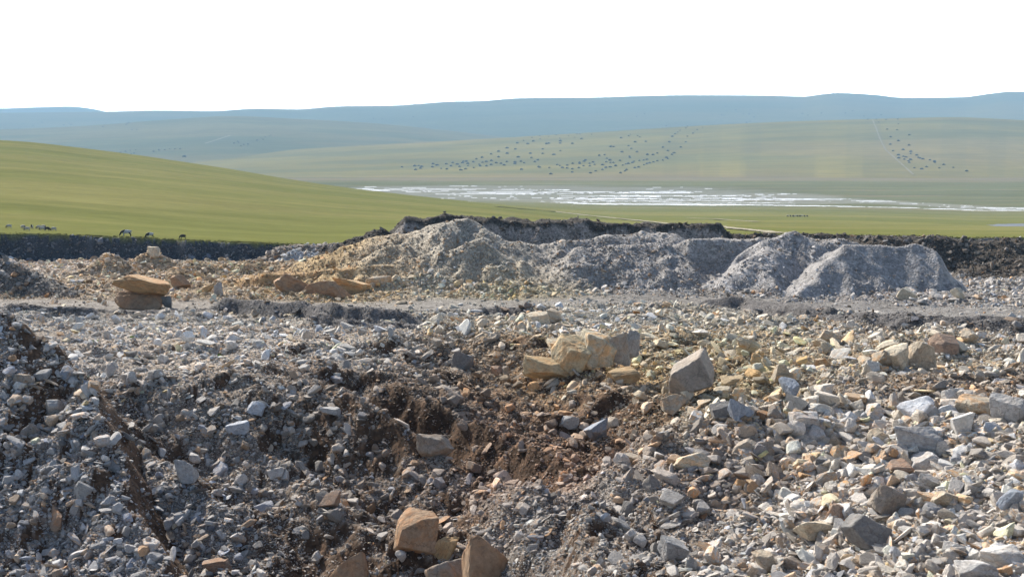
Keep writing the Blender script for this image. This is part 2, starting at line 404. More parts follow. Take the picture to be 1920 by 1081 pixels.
for px, py, rx, ry, c, wt in ZONES:
    yc = hit(px, py)[1]; ya = hit(px, py + ry)[1]; yb = hit(px, max(py - ry, 445))[1]
    l = max(0.06, 0.5 * (math.log(max(yb, ya * 1.02)) - math.log(ya)))
    u0 = dirof(px, py)[0]
    g = wt * np.exp(-((UU[:i1] - u0 + 40 * vn(XX[:i1] / 5, YY[:i1] / 5, 90)) / rx)**2 - ((np.log(YY[:i1]) - math.log(yc)) / l)**2)
    W += g; C += g[..., None] * np.array(c)
C /= W[..., None]
STONE = C.copy()                                                           # colour of the stones lying here
rg = REG[:i1]
for ids, c in (((R_BANK,), (.062, .054, .047)), ((R_SOIL2, R_SOILBACK), SOIL), ((R_SOIL3, R_RIGHTSOIL), (.075, .064, .054)), ((R_BERM,), (.125, .117, .115)), ((R_DARKL,), (.17, .155, .14)),
               ((R_LUMP,), (.22, .19, .165)), ((R_GREYBIT,), (.40, .41, .42)), ((R_CUTB, R_PEAK, R_SLAB), (.31, .298, .295)), ((R_OCHRE,), (.36, .235, .12))):
    m = np.isin(rg, ids)
    C[m] = np.array(c); STONE[m] = np.array(c) * (1.6 if c[0] < 0.1 else 1.2)
# lower face of the topsoil bank is paler subsoil
mb = rg == R_BANK
topz = np.where(mb, H[:i1], -99).max(axis=0)[None, :]
sub = mb & (H[:i1] < topz - 1.0 + 0.5 * vn(XX[:i1] / 2.0, YY[:i1] / 2, 91)) & (YY[:i1] < 171)
C[sub] = np.array((.30, .265, .24)) 
# cut earth wall under the pasture: blue-grey stony face
wall = (np.abs(YY[:i1] - EDGE[:i1]) < 2.2) & (REG[:i1] <= 1) & (UU[:i1] < 520)
C[wall & (REG[:i1] == 0)] = (.098, .112, .138)
rdm = rw[:i1][..., None] * (rg <= 1)[..., None]
C = C * (1 - 0.8 * rdm) + np.array(RDC) * 0.8 * rdm
# steep faces show brown fines, some darkened with painted shade, flats carry paler grit: broad patches of dirt
gy, gx = np.gradient(H[:i1], axis=0) / np.gradient(YR[:i1])[:, None], np.gradient(H[:i1], axis=1) / (np.gradient(U)[None, :] / F * YY[:i1])
steep = np.hypot(gx, gy)
ra, rb = .68 * XX[:i1] - .73 * YY[:i1], .73 * XX[:i1] + .68 * YY[:i1]      # along / across the runnels that fall to the right
lefty = sstep(1250, 950, UU[:i1]) * (YY[:i1] < 62)
dirt = sstep(-0.05, 0.30, (1 - .6 * lefty) * fbm(XX[:i1] / 3.5, YY[:i1] / 3.5, 92, 4) + .75 * lefty * fbm(ra / 7, rb / 1.6, 95, 4) + 0.25 * (np.clip(steep, 0, 1.2) - 0.5))
dirt = dirt * np.isin(rg, [0, R_NEAR, R_ROW]) * (YY[:i1] < 75) * (1 - 0.6 * sstep(1250, 1500, UU[:i1])) * (1 - .8 * np.exp(-((UU[:i1] - 340) / 330) ** 2 - ((np.log(YY[:i1]) - math.log(61)) / .24) ** 2))
bare_shade = np.isin(rg, [0, R_NEAR]) * (YY[:i1] < 62) * sstep(np.where(rg == R_NEAR, .35, .62), np.where(rg == R_NEAR, .7, 1.05), steep + .25 * fbm(XX[:i1] / 1.2, YY[:i1] / 1.2, 94, 3)) * np.where(rg == R_NEAR, gx < -.22, (UU[:i1] < 1250) & (((UU[:i1] > 560) & (gy > .35)) | ((UU[:i1] > 230) & (gx < -.45))))
dirt = np.maximum(dirt, bare_shade)
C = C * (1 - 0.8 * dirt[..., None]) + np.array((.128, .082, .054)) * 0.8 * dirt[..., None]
C = C * (1 - .88 * bare_shade[..., None]) + np.array((.112, .074, .050)) * .88 * bare_shade[..., None]
C *= (0.86 + 0.18 * fbm(XX[:i1] / 1.5, YY[:i1] / 1.5, 93, 3))[..., None]
warmg = (np.isin(rg, [0, R_NEAR]) & (YY[:i1] < 75))[..., None]
C = np.where(warmg, C * np.array((1.08, .95, .84)), C)
paleg = np.exp(-((UU[:i1] - 340) / 330) ** 2 - ((np.log(YY[:i1]) - math.log(61)) / .24) ** 2)
C *= np.where(rg == 0, 0.60 + .22 * paleg, np.where(np.isin(rg, [R_NEAR, R_ROW]), .74, np.where(np.isin(rg, [R_RIDGE, R_MID, R_YELLOW, R_LEFTHEAP, R_POINT]), .96, 1.0)))[..., None]
STONE[wall & (REG[:i1] <= 1)] = (.125, .14, .165)

# ------------------------------------------------------------------ colours of pasture and plain
CG = np.zeros((NY, NU, 3))
gr = np.array((.130, .136, .046)); gr2 = np.array((.165, .158, .060)); gr3 = np.array((.095, .100, .042)); tan = np.array((.20, .155, .10))
n1 = fbm(XX / 70, YY / 22, 101, 4); n2 = fbm(XX / 260, YY / 90, 102, 3); n3 = fbm(XX / 9, YY / 3.5, 103, 3)
CG[:] = gr
CG += (gr2 - gr) * sstep(-.2, .6, n2 + 0.4 * n1)[..., None]
CG *= (1 + 0.07 * n1 + 0.06 * n3)[..., None]
sc_ = sstep(.45, .75, fbm(XX / 14, YY / 5, 104, 4)) * 0.42 * sstep(150, 260, YY)
CG = CG * (1 - sc_[..., None]) + gr3 * sc_[..., None]
# valley floor: duller, streaked with dark sedge and bare soil
vf = sstep(900, 1500, YY)[..., None] * sstep(-0.02, 0.06, (H + 118) / 1000 * -1 + 0.045)[..., None]
st = fbm(XX / 380, YY / 60, 105, 4)
vcol = np.array((.118, .118, .058)) * (1 + 0.35 * st[..., None])
vcol = vcol + (tan - vcol) * (0.8 * sstep(.08, .5, fbm(XX / 500, YY / 30, 106, 4) + 1.0 * np.exp(-((YY - 2520) / 170.0)**2) - 0.15))[..., None]
CG = CG * (1 - vf) + vcol * vf
C_ = None
ROWP = 540.5 - F * (SLOPE * CP + SP) / (CP - SLOPE * SP)                    # image row of each vertex (for placing the wet ground along the valley)
vis = SLOPE >= CUM - 1e-6
def rowY(row, u):                                                          # depth at which a row is seen at a column on the plain
    return hit(u, row, 300)[1]
wc = herm(U, [-900, 660, 900, 1200, 1500, 1920, 2820], [rowY(355, 700), rowY(355, 700), rowY(363, 900), rowY(369, 1200), rowY(374, 1500), rowY(392, 1900), rowY(398, 1920)])[None, :]
ww = herm(U, [-900, 560, 700, 900, 1200, 1480, 1650, 1920, 2820], [1, 1, 120, 290, 360, 230, 80, 60, 60])[None, :]
wet = np.exp(-((YY - wc) / np.maximum(ww, 1))**2) 
wn = fbm(XX / 210, YY / 26, 107, 5) + 0.35 * fbm(XX / 40, YY / 9, 108, 3)
lower = np.exp(-((YY - herm(U, [-900, 900, 1150, 1500, 1920, 2820], [rowY(377, 900), rowY(377, 900), rowY(383, 1150), rowY(386, 1500), rowY(395, 1900), rowY(398, 1920)])[None, :]) / np.array(38.0))**2) * sstep(850, 1150, UU)
fine = fbm(XX / 90, YY / 9, 110, 5) * .5 + vn(XX / 18, YY / 5, 111) * .14 + vn(XX / 6, YY / 9, 112) * .08
isw = ((wet * 0.85 + wn * 0.45 + fine * 1.3 > 0.98) | (lower * 0.95 + wn * 0.3 + fine * .9 > 0.72)) & (UU > 600) & (YY > 700)
mud = sstep(.35, .75, wet + 0.3 * wn)[..., None] * (UU > 500)[..., None] * (YY > 700)[..., None]
CG = CG * (1 - 0.55 * mud) + np.array((.24, .235, .215)) * 0.55 * mud
pondY = hit(1900, 422, 300)[1]
ispond = (((UU - dirof(1935, 422)[0]) / 85.0)**2 + ((np.log(YY) - math.log(pondY)) / 0.10)**2 + 0.35 * fbm(XX / 12, YY / 12, 109, 3) < 1) & (YY > 300)
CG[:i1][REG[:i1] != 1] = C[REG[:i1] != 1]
REG[isw & (REG == 1)] = 60
REG[ispond & (REG == 1)] = 61

# ------------------------------------------------------------------ materials
def newmat(name):
    m = bpy.data.materials.new(name); m.use_nodes = True
    n = m.node_tree; b = n.nodes['Principled BSDF']
    b.inputs['Specular IOR Level'].default_value = 0.2
    return m, n, b
def N(n, t, **kw):
    x = n.nodes.new(t)
    for k, v in kw.items():
        if k in ('operation', 'blend_type', 'data_type', 'attribute_name', 'attribute_type', 'feature', 'distance', 'interpolation_type', 'noise_type'): setattr(x, k, v)
        else: x.inputs[k.replace('_', ' ')].default_value = v
    return x
def mixc(n, fac, a, b, blend='MIX'):
    x = n.nodes.new('ShaderNodeMix'); x.data_type = 'RGBA'; x.blend_type = blend
    for sock, v in ((x.inputs['Factor'], fac), (x.inputs[6], a), (x.inputs[7], b)):
        if isinstance(v, bpy.types.NodeSocket): n.links.new(v, sock)
        elif isinstance(v, (int, float)): sock.default_value = v
        else: sock.default_value = (*v, 1)
    return x.outputs[2]
def ramp(n, src, p0, v0, p1, v1):
    x = n.nodes.new('ShaderNodeMapRange')
    for k, v in zip(('From Min', 'To Min', 'From Max', 'To Max'), (p0, v0, p1, v1)): x.inputs[k].default_value = v
    n.links.new(src, x.inputs['Value']); return x.outputs['Result']

def earth_mat(name, sc=1.0, bump=0.5, vary=0.7):
    m, n, b = newmat(name)
    a = N(n, 'ShaderNodeAttribute', attribute_name='Col')
    co = n.nodes.new('ShaderNodeTexCoord')
    vo = N(n, 'ShaderNodeTexVoronoi', Scale=7.0 * sc); vo2 = N(n, 'ShaderNodeTexVoronoi', Scale=2.6 * sc)
    no = N(n, 'ShaderNodeTexNoise', Scale=3.0 * sc, Detail=8.0, Roughness=0.7)
    wp = N(n, 'ShaderNodeTexNoise', Scale=9.0 * sc, Detail=3.0)
    add = n.nodes.new('ShaderNodeMix'); add.data_type = 'VECTOR'; add.inputs['Factor'].default_value = 0.09
    n.links.new(co.outputs['Object'], add.inputs[4]); n.links.new(wp.outputs['Color'], add.inputs[5])
    n.links.new(co.outputs['Object'], wp.inputs['Vector']); n.links.new(co.outputs['Object'], no.inputs['Vector'])
    for v in (vo, vo2): n.links.new(add.outputs[1], v.inputs['Vector'])
    s1 = N(n, 'ShaderNodeSeparateColor'); n.links.new(vo.outputs['Color'], s1.inputs[0])
    s2 = N(n, 'ShaderNodeSeparateColor'); n.links.new(vo2.outputs['Color'], s2.inputs[0])
    c = mixc(n, vary, a.outputs['Color'], ramp(n, s1.outputs[0], 0, .45, 1, 1.6), 'MULTIPLY')
    c = mixc(n, vary, c, ramp(n, s2.outputs[1], 0, .65, 1, 1.35), 'MULTIPLY')
    c = mixc(n, 0.8, c, ramp(n, no.outputs['Fac'], .3, .6, .7, 1.4), 'MULTIPLY')
    n.links.new(c, b.inputs['Base Color'])
    b.inputs['Roughness'].default_value = 0.95
    hsum = N(n, 'ShaderNodeMath', operation='ADD'); n.links.new(ramp(n, vo.outputs['Distance'], 0, 0.6, .8, 0), hsum.inputs[0])
    n.links.new(no.outputs['Fac'], hsum.inputs[1])
    h2 = N(n, 'ShaderNodeMath', operation='ADD'); n.links.new(hsum.outputs[0], h2.inputs[0]); n.links.new(ramp(n, s1.outputs[1], 0, 0, 1, .6), h2.inputs[1])
    bu = N(n, 'ShaderNodeBump', Strength=bump, Distance=0.12 / sc); n.links.new(h2.outputs[0], bu.inputs['Height']); n.links.new(bu.outputs[0], b.inputs['Normal'])
    return m
M_EARTH = earth_mat('rubbly_earth')
M_SOIL = earth_mat('dark_soil', 1.3, 0.8, 0.6)
M_GREY = earth_mat('grey_spoil', 1.0, 0.55, 0.55)
M_CUT = earth_mat('cut_earth', 0.8, 0.7, 0.45)

def grass_mat(name, s=1.0, amt=0.5):
    m, n, b = newmat(name)
    a = N(n, 'ShaderNodeAttribute', attribute_name='Col')
    co = n.nodes.new('ShaderNodeTexCoord')
    mp = n.nodes.new('ShaderNodeMapping'); mp.inputs['Scale'].default_value = (0.5, 1.6, 1)
    n.links.new(co.outputs['Object'], mp.inputs['Vector'])
    n1 = N(n, 'ShaderNodeTexNoise', Scale=0.35 * s, Detail=8.0, Roughness=0.75); n2 = N(n, 'ShaderNodeTexNoise', Scale=0.03 * s, Detail=6.0, Roughness=0.6)
    for x in (n1, n2): n.links.new(mp.outputs[0], x.inputs['Vector'])
    c = mixc(n, amt, a.outputs['Color'], ramp(n, n1.outputs['Fac'], .3, .55, .7, 1.45), 'MULTIPLY')
    c = mixc(n, amt * .8, c, ramp(n, n2.outputs['Fac'], .3, .65, .7, 1.35), 'MULTIPLY')
    n.links.new(c, b.inputs['Base Color']); b.inputs['Roughness'].default_value = 1.0
    b.inputs['Specular IOR Level'].default_value = 0.0
    bu = N(n, 'ShaderNodeBump', Strength=0.35, Distance=0.5 / s); n.links.new(n1.outputs['Fac'], bu.inputs['Height']); n.links.new(bu.outputs[0], b.inputs['Normal'])
    return m
M_GRASS = grass_mat('pasture_grass', 1.0, 0.38)
M_HILL = grass_mat('hill_grass', 0.05, 0.45)

def water_mat(name, col, rough):
    m, n, b = newmat(name)
    b.inputs['Base Color'].default_value = (*col, 1); b.inputs['Roughness'].default_value = rough; b.inputs['Specular IOR Level'].default_value = 0.5 if rough < .6 else 0.08
    co = n.nodes.new('ShaderNodeTexCoord'); no = N(n, 'ShaderNodeTexNoise', Scale=0.15, Detail=5.0); n.links.new(co.outputs['Object'], no.inputs['Vector'])
    c = mixc(n, 0.6, col, ramp(n, no.outputs['Fac'], .3, .7, .7, 1.3), 'MULTIPLY'); n.links.new(c, b.inputs['Base Color'])
    return m
M_WATER = water_mat('shallow_salt_water', (.27, .28, .30), 0.4)
M_POND = water_mat('muddy_pond_water', (.11, .125, .15), 0.8)

# ------------------------------------------------------------------ link the terrain, one object per region
fr = REG[:-1, :-1]
idx = np.arange(NY * NU).reshape(NY, NU)
quad = np.stack([idx[:-1, :-1], idx[:-1, 1:], idx[1:, 1:], idx[1:, :-1]], -1)
VF = V.reshape(-1, 3); CF = CG.reshape(-1, 3)
def region(name, ids, mat):
    f = quad[np.isin(fr, ids)]
    if len(f) == 0: return None
    u_, inv = np.unique(f, return_inverse=True)
    return link(name, mesh_np(name, VF[u_], inv.reshape(-1, 4), CF[u_]), mat)
tag(region('quarry_ground', [0], M_EARTH), kind='structure')
tag(region('grassland_ground', [1], M_GRASS), kind='structure')
tag(region('water', [60], M_WATER), kind='structure')
tag(region('pond_water', [61], M_POND), kind='structure')
HEAPS = [(R_RIDGE, 'spoil_ridge', M_GREY, 'long grey rubble ridge with a pointed crest across the middle of the quarry'),
         (R_BANK, 'soil_bank', M_SOIL, 'dark flat-topped topsoil bank with pale lower face behind the grey ridge'),
         (R_SLAB, 'spoil_block', M_CUT, 'flat-topped grey block of spoil with a steep smooth shaded face'),
         (R_PEAK, 'spoil_heap', M_GREY, 'rounded grey spoil peak left of the flat-topped block'),
         (R_RIGHTSOIL, 'soil_heap', M_SOIL, 'low dark soil mound at the right edge in front of the long dark soil spread'),
         (R_SOIL3, 'soil_heap', M_SOIL, 'long lumpy spread of dark soil on the right below the green plain'),
         (R_SOILBACK, 'soil_heap', M_SOIL, 'thin line of dark clods behind the grey peak and block'),
         (R_SOIL2, 'soil_heap', M_SOIL, 'small black soil heap at the left end of the topsoil bank'),
         (R_LUMP, 'earth_heap', M_EARTH, 'brown-grey earth hump at the right end of the dark quarry wall'),
         (R_GREYBIT, 'gravel_heap', M_GREY, 'small pale bluish gravel heap below the brown-grey hump'),
         (R_LEFTHEAP, 'rubble_heap', M_EARTH, 'grey-brown pointed rubble heap before the dark wall, without a standing stone'),
         (R_POINT, 'rubble_heap', M_EARTH, 'pale rubble heap with one pointed stone standing on top'),
         (R_DARKL, 'rubble_heap', M_EARTH, 'dark grey rubble heap at the left edge sloping down to the track'),
         (R_OCHRE, 'rock_ledge', M_CUT, 'orange-ochre rock ledge broken into blocks at the left foot of the ridge'),
         (R_MID, 'rubble_heap', M_EARTH, 'low beige rubble mound between the ochre ledge and the yellowish mound'),
         (R_YELLOW, 'rubble_heap', M_EARTH, 'low yellowish rubble mound at the foot of the grey ridge'),
         (R_NEAR, 'rubble_heap', M_EARTH, 'big near blue-grey rubble heap in the lower left corner'),
         (R_ROW, 'rubble_heap', M_EARTH, 'raised lip of rubble carrying the row of big pale boulders on the right'),
         (R_BERM, 'wheel_rut', M_SOIL, None)]
for rid, nm, mat, lab in HEAPS:
    o = region(nm, [rid], mat)
    if o:
        if lab: tag(o, lab, 'heap' if 'heap' in nm or 'ridge' in nm or 'block' in nm else nm.split('_')[-1])
        else: tag(o, kind='structure'); o.name = 'road_rut_ground'

# ------------------------------------------------------------------ hills beyond the valley
HILLCOL = [np.array((.19, .16, .050)), np.array((.105, .11, .05)), np.array((.23, .175, .075))]
class Hill:
    def __init__(s, name, crest, Yb, rb, Yc, seed, col, streak=1.0, pw=0.8):
        s.Yb, s.Yc, s.rb = Yb, Yc, rb
        s.u = np.linspace(-900, 2820, 700); n = 150
        s.cr = herm(s.u, [c[0] for c in crest], [c[1] for c in crest])
        tt = np.linspace(0, 1, n); back = np.linspace(0, 1, 12)[1:]
        yy = np.concatenate([Yb + (Yc - Yb) * tt, Yc + (Yc * 0.10) * back])
        UUh, YYh = np.meshgrid(s.u, yy)
        X = (UUh - 960) / F * YYh
        rows = rb + (s.cr[None, :] - rb) * (sstep(0, 1, tt) * 0.35 + 0.65 * tt ** pw)[:, None]
        Zf = rowz(rows, YYh[:n])
        Zb = Zf[-1][None, :] - (np.abs(Zf[-1]).max() * 0.5 + 120) * (back ** 1.7)[:, None]
        Z = np.concatenate([Zf, Zb])
        Z += (Yc * 0.0010) * fbm(X / (Yc * .12), YYh / (Yc * .12), seed, 4) * np.concatenate([np.sin(tt * math.pi) * .9 + .05, np.ones(len(back)) * .05])[:, None]
        s.X, s.Y, s.Z, s.n = X, YYh, Z, n
        s.S = Z / YYh
        k1 = fbm(X / (Yc * .10), YYh / (Yc * .03), seed + 1, 4); k2 = fbm(X / (Yc * .3), YYh / (Yc * .15), seed + 2, 3)
        Cc = np.zeros((*X.shape, 3)) + HILLCOL[col]
        m1 = sstep(.0, .6, k1 + .3)[..., None] * streak
        Cc = Cc * (1 - .5 * m1) + HILLCOL[(col + 1) % 3] * .5 * m1
        m2 = sstep(.05, .5, k2)[..., None] * streak
        Cc = Cc * (1 - .6 * m2) + HILLCOL[2] * .6 * m2
        if name == 'hill' and seed == 201:                                 # mown strips running down the slope
            bd = vn(UUh / 75 + .15 * k1, UUh * 0, 207); bd2 = vn(UUh / 38, UUh * 0, 208)
            lowp = sstep(.55, .1, (YYh - Yb) / (Yc - Yb)) * (UUh > 1000)
            mm = (sstep(-.06, .06, bd) * (.10 + .45 * lowp) * sstep(1240, 1360, UUh) * sstep(1760, 1690, UUh))[..., None]
            Cc = Cc * (1 - mm) + np.array((.26, .215, .060)) * mm
            mm = (sstep(.1, .2, bd2) * .14 * (UUh > 1200))[..., None]
            Cc = Cc * (1 - mm) + np.array((.11, .11, .055)) * mm
            st_ = np.exp(-((YYh - 2640 - 90 * k2) / 130) ** 2)[..., None] * .75 * np.clip(.7 + k1[..., None], .2, 1)
            Cc = Cc * (1 - st_) + np.array((.17, .125, .085)) * st_
        s.C = Cc; s.name = name
    def make(s):
        ny, nu = s.X.shape
        ix = np.arange(ny * nu).reshape(ny, nu)
        q_ = np.stack([ix[:-1, :-1], ix[:-1, 1:], ix[1:, 1:], ix[1:, :-1]], -1).reshape(-1, 4)
        o = link(s.name, mesh_np(s.name, np.stack([s.X, s.Y, s.Z], -1).reshape(-1, 3), q_, s.C.reshape(-1, 3)), M_HILL)
        return tag(o, kind='structure')
    def hit(s, px, py):
        u, sl = dirof(px, py)
        j = int(np.clip(round((u - s.u[0]) / (s.u[1] - s.u[0])), 0, len(s.u) - 1))
        c = np.maximum.accumulate(s.S[:s.n, j])
        if sl > c[-1]: return None
        i = float(np.interp(sl, c, np.arange(s.n)))
        k = int(min(i, s.n - 2)); f = i - k
        Yh = s.Y[k, j] * (1 - f) + s.Y[k + 1, j] * f
        return ((u - 960) / F * Yh, Yh, s.Z[k, j] * (1 - f) + s.Z[k + 1, j] * f)
H1 = Hill('hill', [(-900, 318), (-300, 312), (200, 305), (400, 291), (640, 275), (900, 261), (1100, 249), (1290, 237), (1450, 229), (1600, 224), (1780, 220), (1920, 226), (2400, 245), (2820, 255)], 2380, 352, 4600, 201, 0)
H2 = Hill('hill', [(-900, 262), (-300, 252), (0, 243), (150, 237), (300, 226), (440, 218), (560, 223), (700, 231), (850, 246), (1000, 262), (1400, 275), (2820, 290)], 3400, 330, 6200, 211, 1, 0.7)
H3 = Hill('hill', [(-900, 230), (-300, 222), (0, 212), (210, 209.5), (300, 207.5), (400, 208.5), (490, 204), (560, 205), (640, 199.5), (740, 198), (800, 194), (840, 191), (900, 189.5), (980, 184), (1100, 183),
                       (1220, 179.5), (1280, 178.5), (1420, 179), (1500, 181), (1540, 176), (1570, 174.5), (1620, 177), (1690, 183.5), (1790, 182.5), (1850, 175), (1880, 172), (1960, 172), (2300, 180), (2820, 188)], 5000, 310, 9500, 221, 1, 0.4)
H4 = Hill('hill', [(-900, 215), (-200, 207), (0, 204), (60, 202), (140, 200), (180, 204), (215, 211), (400, 225), (2820, 240)], 9000, 275, 13500, 231, 1, 0.3)
H5 = Hill('hill', [(-900, 240), (1480, 240), (1740, 215), (1800, 196), (1850, 180), (1885, 173.5), (1960, 173), (2300, 182), (2820, 200)], 6500, 242, 9300, 241, 1, 0.2)
for h in (H1, H2, H3, H4): h.make()

# yellow hay fields on the lower right hillside were mown in strips; dirt tracks
M_TRACK = earth_mat('dirt_track', 0.1, 0.2, 0.3)
def track(pts, width, fn, lift, col=(.25, .22, .15)):
    P = [Vector(fn(*p)[:3]) for p in pts]
    L = []
    for a, b in zip(P[:-1], P[1:]):
        for k in range(12): L.append(a.lerp(b, k / 12))
    L.append(P[-1])
    verts, faces = [], []
    for i, p in enumerate(L):
        d = (L[min(i + 1, len(L) - 1)] - L[max(i - 1, 0)]); d.z = 0; d.normalize()
        s = Vector((-d.y, d.x, 0)) * width * (0.5 + 0.12 * math.sin(i * 1.7) + .08 * math.sin(i * .6))
        for qv in (p + s, p - s): verts.append((qv.x, qv.y, qv.z + lift))
    faces = [(2 * i, 2 * i + 1, 2 * i + 3, 2 * i + 2) for i in range(len(L) - 1)]
    o = link('dirt_track', mesh_np('dirt_track', np.array(verts), np.array(faces), np.array([col] * len(verts))), M_TRACK)
    return tag(o, kind='structure')
def gz(px, py): return hit(px, py, 230)
track([(930, 388), (975, 392), (1040, 397), (1100, 404), (1160, 410), (1220, 416), (1290, 424)], 3.2, gz, .25)
track([(1290, 409), (1340, 411), (1420, 416)], 3, gz, .25)
track([(1330, 423), (1380, 429), (1430, 434), (1460, 438)], 4.2, gz, .2)
track([(1636, 226), (1642, 240), (1650, 262), (1660, 282), (1680, 300), (1698, 316), (1712, 329)], 4.5, H1.hit, 3, (.19, .165, .10))
track([(385, 271), (410, 263), (432, 256)], 7, H2.hit, 5, (.25, .22, .17))

# ------------------------------------------------------------------ stones
def ico(sub):
    bm = bmesh.new(); bmesh.ops.create_icosphere(bm, subdivisions=sub, radius=1)
    v = np.array([x.co[:] for x in bm.verts]); f = np.array([[y.index for y in x.verts] for x in bm.faces]); bm.free()
    return v / np.linalg.norm(v, axis=1)[:, None], f
ICO = {k: ico(k) for k in (3, 4, 5)}
def rock_mesh(name, seed, sub=4, ncut=7, p=34, jit=.34, rough=0.035, box=0.7, strata=0.0, smooth=False):
    """an angular stone: a sphere of directions clipped by a jittered box and random planes, then roughened"""
    r = np.random.default_rng(seed)
    d, f = ICO[sub]
    nrm = [np.array(a, float) + r.normal(0, jit, 3) for a in ((1, 0, 0), (-1, 0, 0), (0, 1, 0), (0, -1, 0), (0, 0, 1), (0, 0, -1))]
    hh = [box * r.uniform(.72, 1.25) for _ in range(6)]
    for k in range(ncut):
        nrm.append(r.normal(0, 1, 3)); hh.append(r.uniform(.62, 1.05))
    nrm = np.array([a / np.linalg.norm(a) for a in nrm]); hh = np.array(hh)
    dd = np.maximum(d @ nrm.T, 0) / hh
    rad = (dd ** p).sum(1) ** (-1 / p)
    v = d * rad[:, None]
    n = vn3(v * 2.2 + seed, seed) * .9 + vn3(v * 5 + seed, seed + 1) * .5 + vn3(v * 11, seed + 2) * (.28 if sub > 3 else .15)
    if sub > 4: n += vn3(v * 24, seed + 3) * .14
    v = v * (1 + rough * n)[:, None]
    if strata:
        ax = nrm[0] * .3 + np.array((.15, .1, 1)); ax /= np.linalg.norm(ax)
        s = v @ ax
        v = v * (1 + strata * vn3(np.c_[s * 9, s * 0 + seed, s * 0], seed + 4))[:, None]
    v /= np.abs(v).max(axis=0)                                             # fits the 2x2x2 box
    me = mesh_np(name, v, f, None, smooth, True)
    return me

def rock_mat(name, attr_type):
    m, n, b = newmat(name)
    if attr_type == 'OBJECT':
        oi = n.nodes.new('ShaderNodeObjectInfo'); base, alpha, rnd = oi.outputs['Color'], oi.outputs['Alpha'], oi.outputs['Random']
    else:
        a = N(n, 'ShaderNodeAttribute', attribute_name='col', attribute_type='INSTANCER'); base, alpha = a.outputs['Color'], a.outputs['Alpha']
        oi = n.nodes.new('ShaderNodeObjectInfo'); rnd = oi.outputs['Random']
    co = n.nodes.new('ShaderNodeTexCoord')
    off = N(n, 'ShaderNodeVectorMath', operation='ADD'); n.links.new(co.outputs['Object'], off.inputs[0])
    sc = N(n, 'ShaderNodeMath', operation='MULTIPLY'); n.links.new(rnd, sc.inputs[0]); sc.inputs[1].default_value = 40; n.links.new(sc.outputs[0], off.inputs[1])
    n1 = N(n, 'ShaderNodeTexNoise', Scale=0.9, Detail=5.0, Roughness=0.6); n2 = N(n, 'ShaderNodeTexNoise', Scale=6.0, Detail=8.0, Roughness=0.7); n3 = N(n, 'ShaderNodeTexNoise', Scale=1.7, Detail=6.0, Roughness=0.65)
    for x in (n1, n2, n3): n.links.new(off.outputs[0], x.inputs['Vector'])
    c = mixc(n, 0.85, base, ramp(n, n2.outputs['Fac'], .3, .62, .7, 1.38), 'MULTIPLY')
    c = mixc(n, 0.7, c, ramp(n, n1.outputs['Fac'], .35, .78, .65, 1.22), 'MULTIPLY')
    st = mixc(n, 1.0, c, (1.25, .82, .48), 'MULTIPLY')                     # iron stain
    sf = N(n, 'ShaderNodeMath', operation='MULTIPLY'); n.links.new(ramp(n, n3.outputs['Fac'], .46, 0, .58, 1), sf.inputs[0]); n.links.new(alpha, sf.inputs[1]); sf.use_clamp = True
    c = mixc(n, sf.outputs[0], c, st)
    cr = N(n, 'ShaderNodeTexVoronoi', Scale=1.3, feature='DISTANCE_TO_EDGE')
    wv = n.nodes.new('ShaderNodeMix'); wv.data_type = 'VECTOR'; wv.inputs['Factor'].default_value = 0.25; n.links.new(off.outputs[0], wv.inputs[4]); n.links.new(n2.outputs['Color'], wv.inputs[5]); n.links.new(wv.outputs[1], cr.inputs['Vector'])
    if attr_type == 'OBJECT':
        c = mixc(n, ramp(n, cr.outputs['Distance'], 0, .55, .018, 0), c, (.06, .045, .035))
    n.links.new(c, b.inputs['Base Color']); b.inputs['Roughness'].default_value = 0.85
    b.inputs['Specular IOR Level'].default_value = 0.3
    bu = N(n, 'ShaderNodeBump', Strength=0.7, Distance=0.10); n.links.new(n2.outputs['Fac'], bu.inputs['Height']); n.links.new(bu.outputs[0], b.inputs['Normal'])
    return m
M_ROCK = rock_mat('stone', 'OBJECT')
M_RUB = rock_mat('rubble_stone', 'INST')

CN = {'grey': (.34, .335, .33), 'pale grey': (.44, .43, .42), 'blue-grey': (.27, .30, .35), 'bluish white': (.46, .48, .52), 'dark grey': (.19, .185, .18), 'ochre': (.40, .29, .165), 'orange-brown': (.33, .225, .145),
      'rust-brown': (.30, .15, .075), 'beige': (.42, .36, .28), 'cream': (.52, .46, .36), 'pinkish brown': (.31, .225, .17), 'brown-grey': (.27, .235, .20), 'dark brown': (.15, .12, .095), 'white': (.55, .54, .52)}

def place_rock(name, label, cat, px, py, wpx, hpx, colour, stain, seed, sink=0.18, yaw=None, tilt=(0, 0), depth=0.85, kw=None, y0=0, group=None, parent=None, mesh=None, dY=0):
    X, Y, Z, i, j = hit(px, min(py, 1300), y0)
    Y += dY
    sx = wpx * Y / F / 2; sz = hpx * Y / F / 2
    me = mesh or rock_mesh(name, seed, **(kw or dict(sub=5, ncut=10, rough=0.06)))
    o = link(name, me, M_ROCK, parent)
    if parent is None: o.location = (X, Y + sx * depth * .6, Z + sz * (1 - 2 * sink))
    o.scale = (sx, sx * depth, sz)
    o.rotation_euler = (tilt[0], tilt[1], (seed * 0.7) % .5 - .25 if yaw is None else yaw)
    o.color = (*colour, stain) if not isinstance(colour, str) else (*CN[colour], stain)
    if label: tag(o, label, cat, group)
    return o, Y

